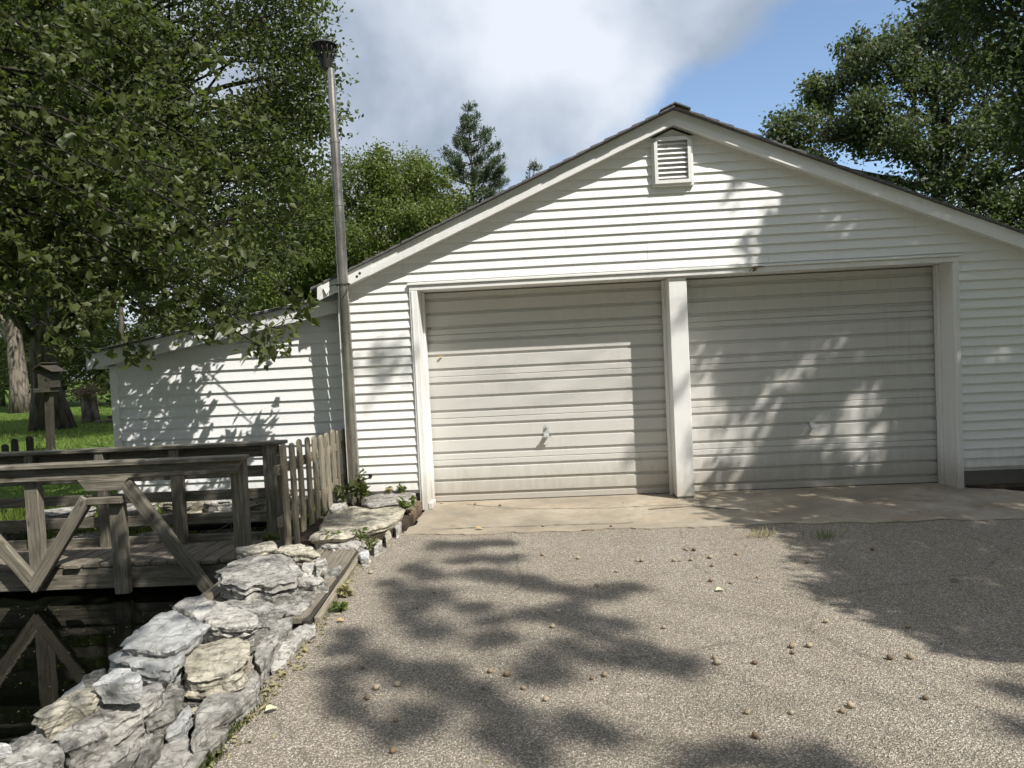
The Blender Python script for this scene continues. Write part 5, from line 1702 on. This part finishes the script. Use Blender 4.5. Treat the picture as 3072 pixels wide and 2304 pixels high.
def weed(loc, h, n, label, mat=None, leaf=0.05, spread=0.5, name='weed', group=None):
    w = thing(name, loc, label, 'weed', group)
    b = Vector(loc)
    st, P, D = [], [], []
    for i in range(n):
        a = random.uniform(0, 6.28)
        e = b + Vector((math.cos(a) * h * spread * random.uniform(0.3, 1), math.sin(a) * h * spread * random.uniform(0.3, 1), h * random.uniform(0.55, 1.0)))
        m_ = b.lerp(e, 0.5) + Vector((0, 0, h * 0.12))
        st.append(([b, m_, e], [0.003, 0.0025, 0.0015]))
        for j in range(6):
            t = 0.3 + 0.7 * j / 5
            P.append(tuple(b.lerp(e, t) + Vector((0, 0, h * 0.1 * math.sin(t * 3.1)))))
            D.append((math.cos(a + (j % 2 - 0.5) * 2.4), math.sin(a + (j % 2 - 0.5) * 2.4), 0.1))
    tubes('stem', st, M_TWIG, w, 4)
    lf = leaf_mesh('leaves', np.array(P), rng.uniform(0.7, 1.2, len(P)) * leaf, mat or L_WEED, w, 0.9, 0.55, 'heart', 0.0, np.array(D))
    lf['kind'] = 'stuff'
    return w


weed((-1.74, -1.50, 0.09), 0.09, 6, 'bright green weed growing between the cream slabs and the landing', leaf=0.05)
weed((-1.52, -1.48, 0.07), 0.11, 3, 'small upright weed at the corner of the landing by the slabs', leaf=0.045)
weed((-1.40, -1.62, 0.02), 0.12, 5, 'leafy weed against the loose stones at the driveway edge', leaf=0.04)
weed((-1.335, -0.55, 0.10), 0.16, 5, 'tall weed sprouting at the right edge of the cream slab', leaf=0.07)
weed((-1.46, -0.06, 0.18), 0.09, 6, 'weed growing at the foot of the siding left of the door', leaf=0.045)
weed((-1.60, -0.05, 0.18), 0.08, 5, 'dry little weed below the bottom siding board', L_DRY, 0.04)
weed((-1.83, -0.30, 0.17), 0.20, 8, 'dark leafy weed wrapped round the foot of the tall pipe', L_MID, 0.08)
weed((-1.78, -0.16, 0.17), 0.34, 4, 'tall drooping weed leaning from the pipe across the siding', L_MID, 0.08, 0.4)
weed((-1.98, -0.35, 0.17), 0.17, 8, 'green weed between the pickets and the slabs', L_MID, 0.06)
weed((-2.32, -1.32, 0.03), 0.12, 5, 'pale weed growing behind the end post of the bridge', leaf=0.06)
weed((-1.34, -2.55, 0.0), 0.07, 6, 'yellowing weed on the asphalt beside the landing edge', L_DRY, 0.05)
weed((-1.30, -2.82, 0.0), 0.06, 7, 'low green weed on the asphalt at the end of the landing edge', leaf=0.045)
weed((4.72, -0.25, 0.0), 0.35, 5, 'leafy plant at the right edge of the frame by the siding', L_MID, 0.09)
weed((4.55, 0.0 - 0.12, 0.02), 0.14, 6, 'low weed at the foundation by the right end of the garage', L_MID, 0.05)


def grass_blades(name, pos, h, mat, parent=None, wid=0.05):
    D = np.tile(np.array([[0.0, 0.0, 1.6]]), (len(pos), 1)) + rng.normal(size=(len(pos), 3)) * 0.25
    return leaf_mesh(name, pos, h, mat, parent, 0.0, wid, 'diamond', 0.0, D, 0.02)


for (x, y, n, lb, mt) in ((1.61, -1.49, 90, 'pale grass tuft growing from the asphalt before the centre post', L_DRY), (2.05, -1.60, 70, 'low grass tuft in the shade right of the pale tuft', L_GRASS)):
    t = thing('grass_tuft', (x, y, 0), lb, 'grass')
    pos = np.array([[x, y, 0.0]]) + rng.normal(size=(n, 3)) * np.array([[0.06, 0.03, 0]])
    b_ = grass_blades('blades', pos, rng.uniform(0.04, 0.11, n), mt, t, 0.06)
    b_['kind'] = 'stuff'

# uncountable ground cover
N_ = 9000
px = rng.uniform(-6.2, -2.2, N_)
py = rng.uniform(-0.95, 0.10, N_)
pz = np.array([ground_z(a, b) for a, b in zip(px, py)])
k_ = pz > -0.1
gb = grass_blades('rank_grass', np.stack([px, py, pz], 1)[k_], rng.uniform(0.08, 0.30, k_.sum()), L_GRASS, None, 0.05)
tag(gb, 'rank grass growing between the bridge and the shed', 'grass', None, 'stuff')
N_ = 60000
px = rng.uniform(-30, -5.0, N_)
py = rng.uniform(0.6, 24, N_)
k_ = px > -0.9 * (py + 7) - 2
px, py = px[k_], py[k_]
pz = np.array([ground_z(a, b) for a, b in zip(px, py)])
gb = grass_blades('lawn_grass', np.stack([px, py, pz], 1), rng.uniform(0.06, 0.13, len(px)), L_GRASS, None, 0.16)
tag(gb, 'mown lawn grass in sun and tree shade', 'grass', None, 'stuff')
# litter and moss along the foot of the stone wall and landing
yy = rng.uniform(-4.7, -1.7, 420)
xx = np.interp(yy, [-4.6, -3.2, -2.8, -1.6], [-1.30, -1.33, -1.39, -1.46]) + rng.normal(size=420) * 0.03
lit = leaf_mesh('leaf_litter', np.stack([xx, yy, np.full(420, 0.006)], 1), rng.uniform(0.012, 0.04, 420), L_DRY, None, 2.0, 0.6)
tag(lit, 'dry leaf crumbs along the foot of the stone wall', 'litter', None, 'stuff')
yy = np.concatenate([rng.normal(-4.1, 0.13, 420), rng.normal(-4.4, 0.08, 240), rng.normal(-2.8, 0.08, 100)])
xx = np.interp(yy, [-4.6, -3.2, -2.8, -1.6], [-1.36, -1.36, -1.39, -1.46]) + rng.normal(size=len(yy)) * 0.03
ms = grass_blades('moss', np.stack([xx, yy, np.full(len(yy), 0.0)], 1), rng.uniform(0.012, 0.036, len(yy)), L_MID, None, 0.3)
tag(ms, 'moss and fine grass at the foot of the stone wall', 'moss', None, 'stuff')
xx = rng.uniform(-6.5, -1.9, 1400)
yy = rng.uniform(-5.0, -1.8, 1400)
fl = leaf_mesh('floating_specks', np.stack([xx, yy, np.full(1400, -0.2325)], 1), rng.uniform(0.006, 0.028, 1400) * rng.random(1400) ** 1.5 + 0.004, L_DRY, None, 9.0, 0.5)
tag(fl, 'tiny pale specks and leaf bits floating on the pond', 'litter', None, 'stuff')
# loose grit: pale chips on the asphalt and spilling over the apron edge
n_ = 2600
gx = np.concatenate([rng.uniform(-1.2, 5.0, 1700), rng.uniform(-1.3, 4.4, 900)])
gy = np.concatenate([rng.uniform(-4.8, -1.1, 1700), rng.normal(-1.12, 0.09, 900)])
gr = rng.uniform(0.002, 0.0055, n_)
oct_ = np.array([[1, 0, 0], [-1, 0, 0], [0, 1, 0], [0, -1, 0], [0, 0, 0.7], [0, 0, -0.7]], dtype=float)
of = [(0, 2, 4), (2, 1, 4), (1, 3, 4), (3, 0, 4), (2, 0, 5), (1, 2, 5), (3, 1, 5), (0, 3, 5)]
gz_ = np.where(gy > -1.0, 0.012, 0.003)
gvx = (oct_[None] * (gr[:, None, None] * rng.uniform(0.7, 1.3, (n_, 6, 1))) + np.stack([gx, gy, gz_ + gr * 0.4], 1)[:, None]).reshape(-1, 3)
gfc = [tuple(k + 6 * i for k in t_) for i in range(n_) for t_ in of]
M_GRIT = mat_plain('grit_pale', (0.46, 0.42, 0.35), 0.9, n=80, var=0.7)
grit = mesh_obj('loose_grit', gvx.tolist(), gfc, M_GRIT)
tag(grit, 'loose pale grit scattered on the asphalt and over the apron edge', 'grit', None, 'stuff')
cx_, cy_ = rng.uniform(-1.2, 4.6, 150), np.concatenate([rng.uniform(-4.6, -1.2, 90), rng.uniform(-1.1, 0.25, 60)])
cr_ = leaf_mesh('leaf_crumbs', np.stack([cx_, cy_, np.where(cy_ > -1.2, 0.017, 0.006)], 1), rng.uniform(0.008, 0.03, 150), L_DRY, None, 2.5, 0.5)
tag(cr_, 'scattered dry leaf crumbs on driveway and apron', 'litter', None, 'stuff')
soil = sheet('flower_bed', [(4.02, -0.02), (4.2, -0.10), (4.5, -0.16), (4.9, -0.3), (5.6, -0.6), (5.8, 0.3), (4.02, 0.3)], -0.1, 0.035, M_SOIL, 'dark soil bed at the right foot of the garage', 0.05)
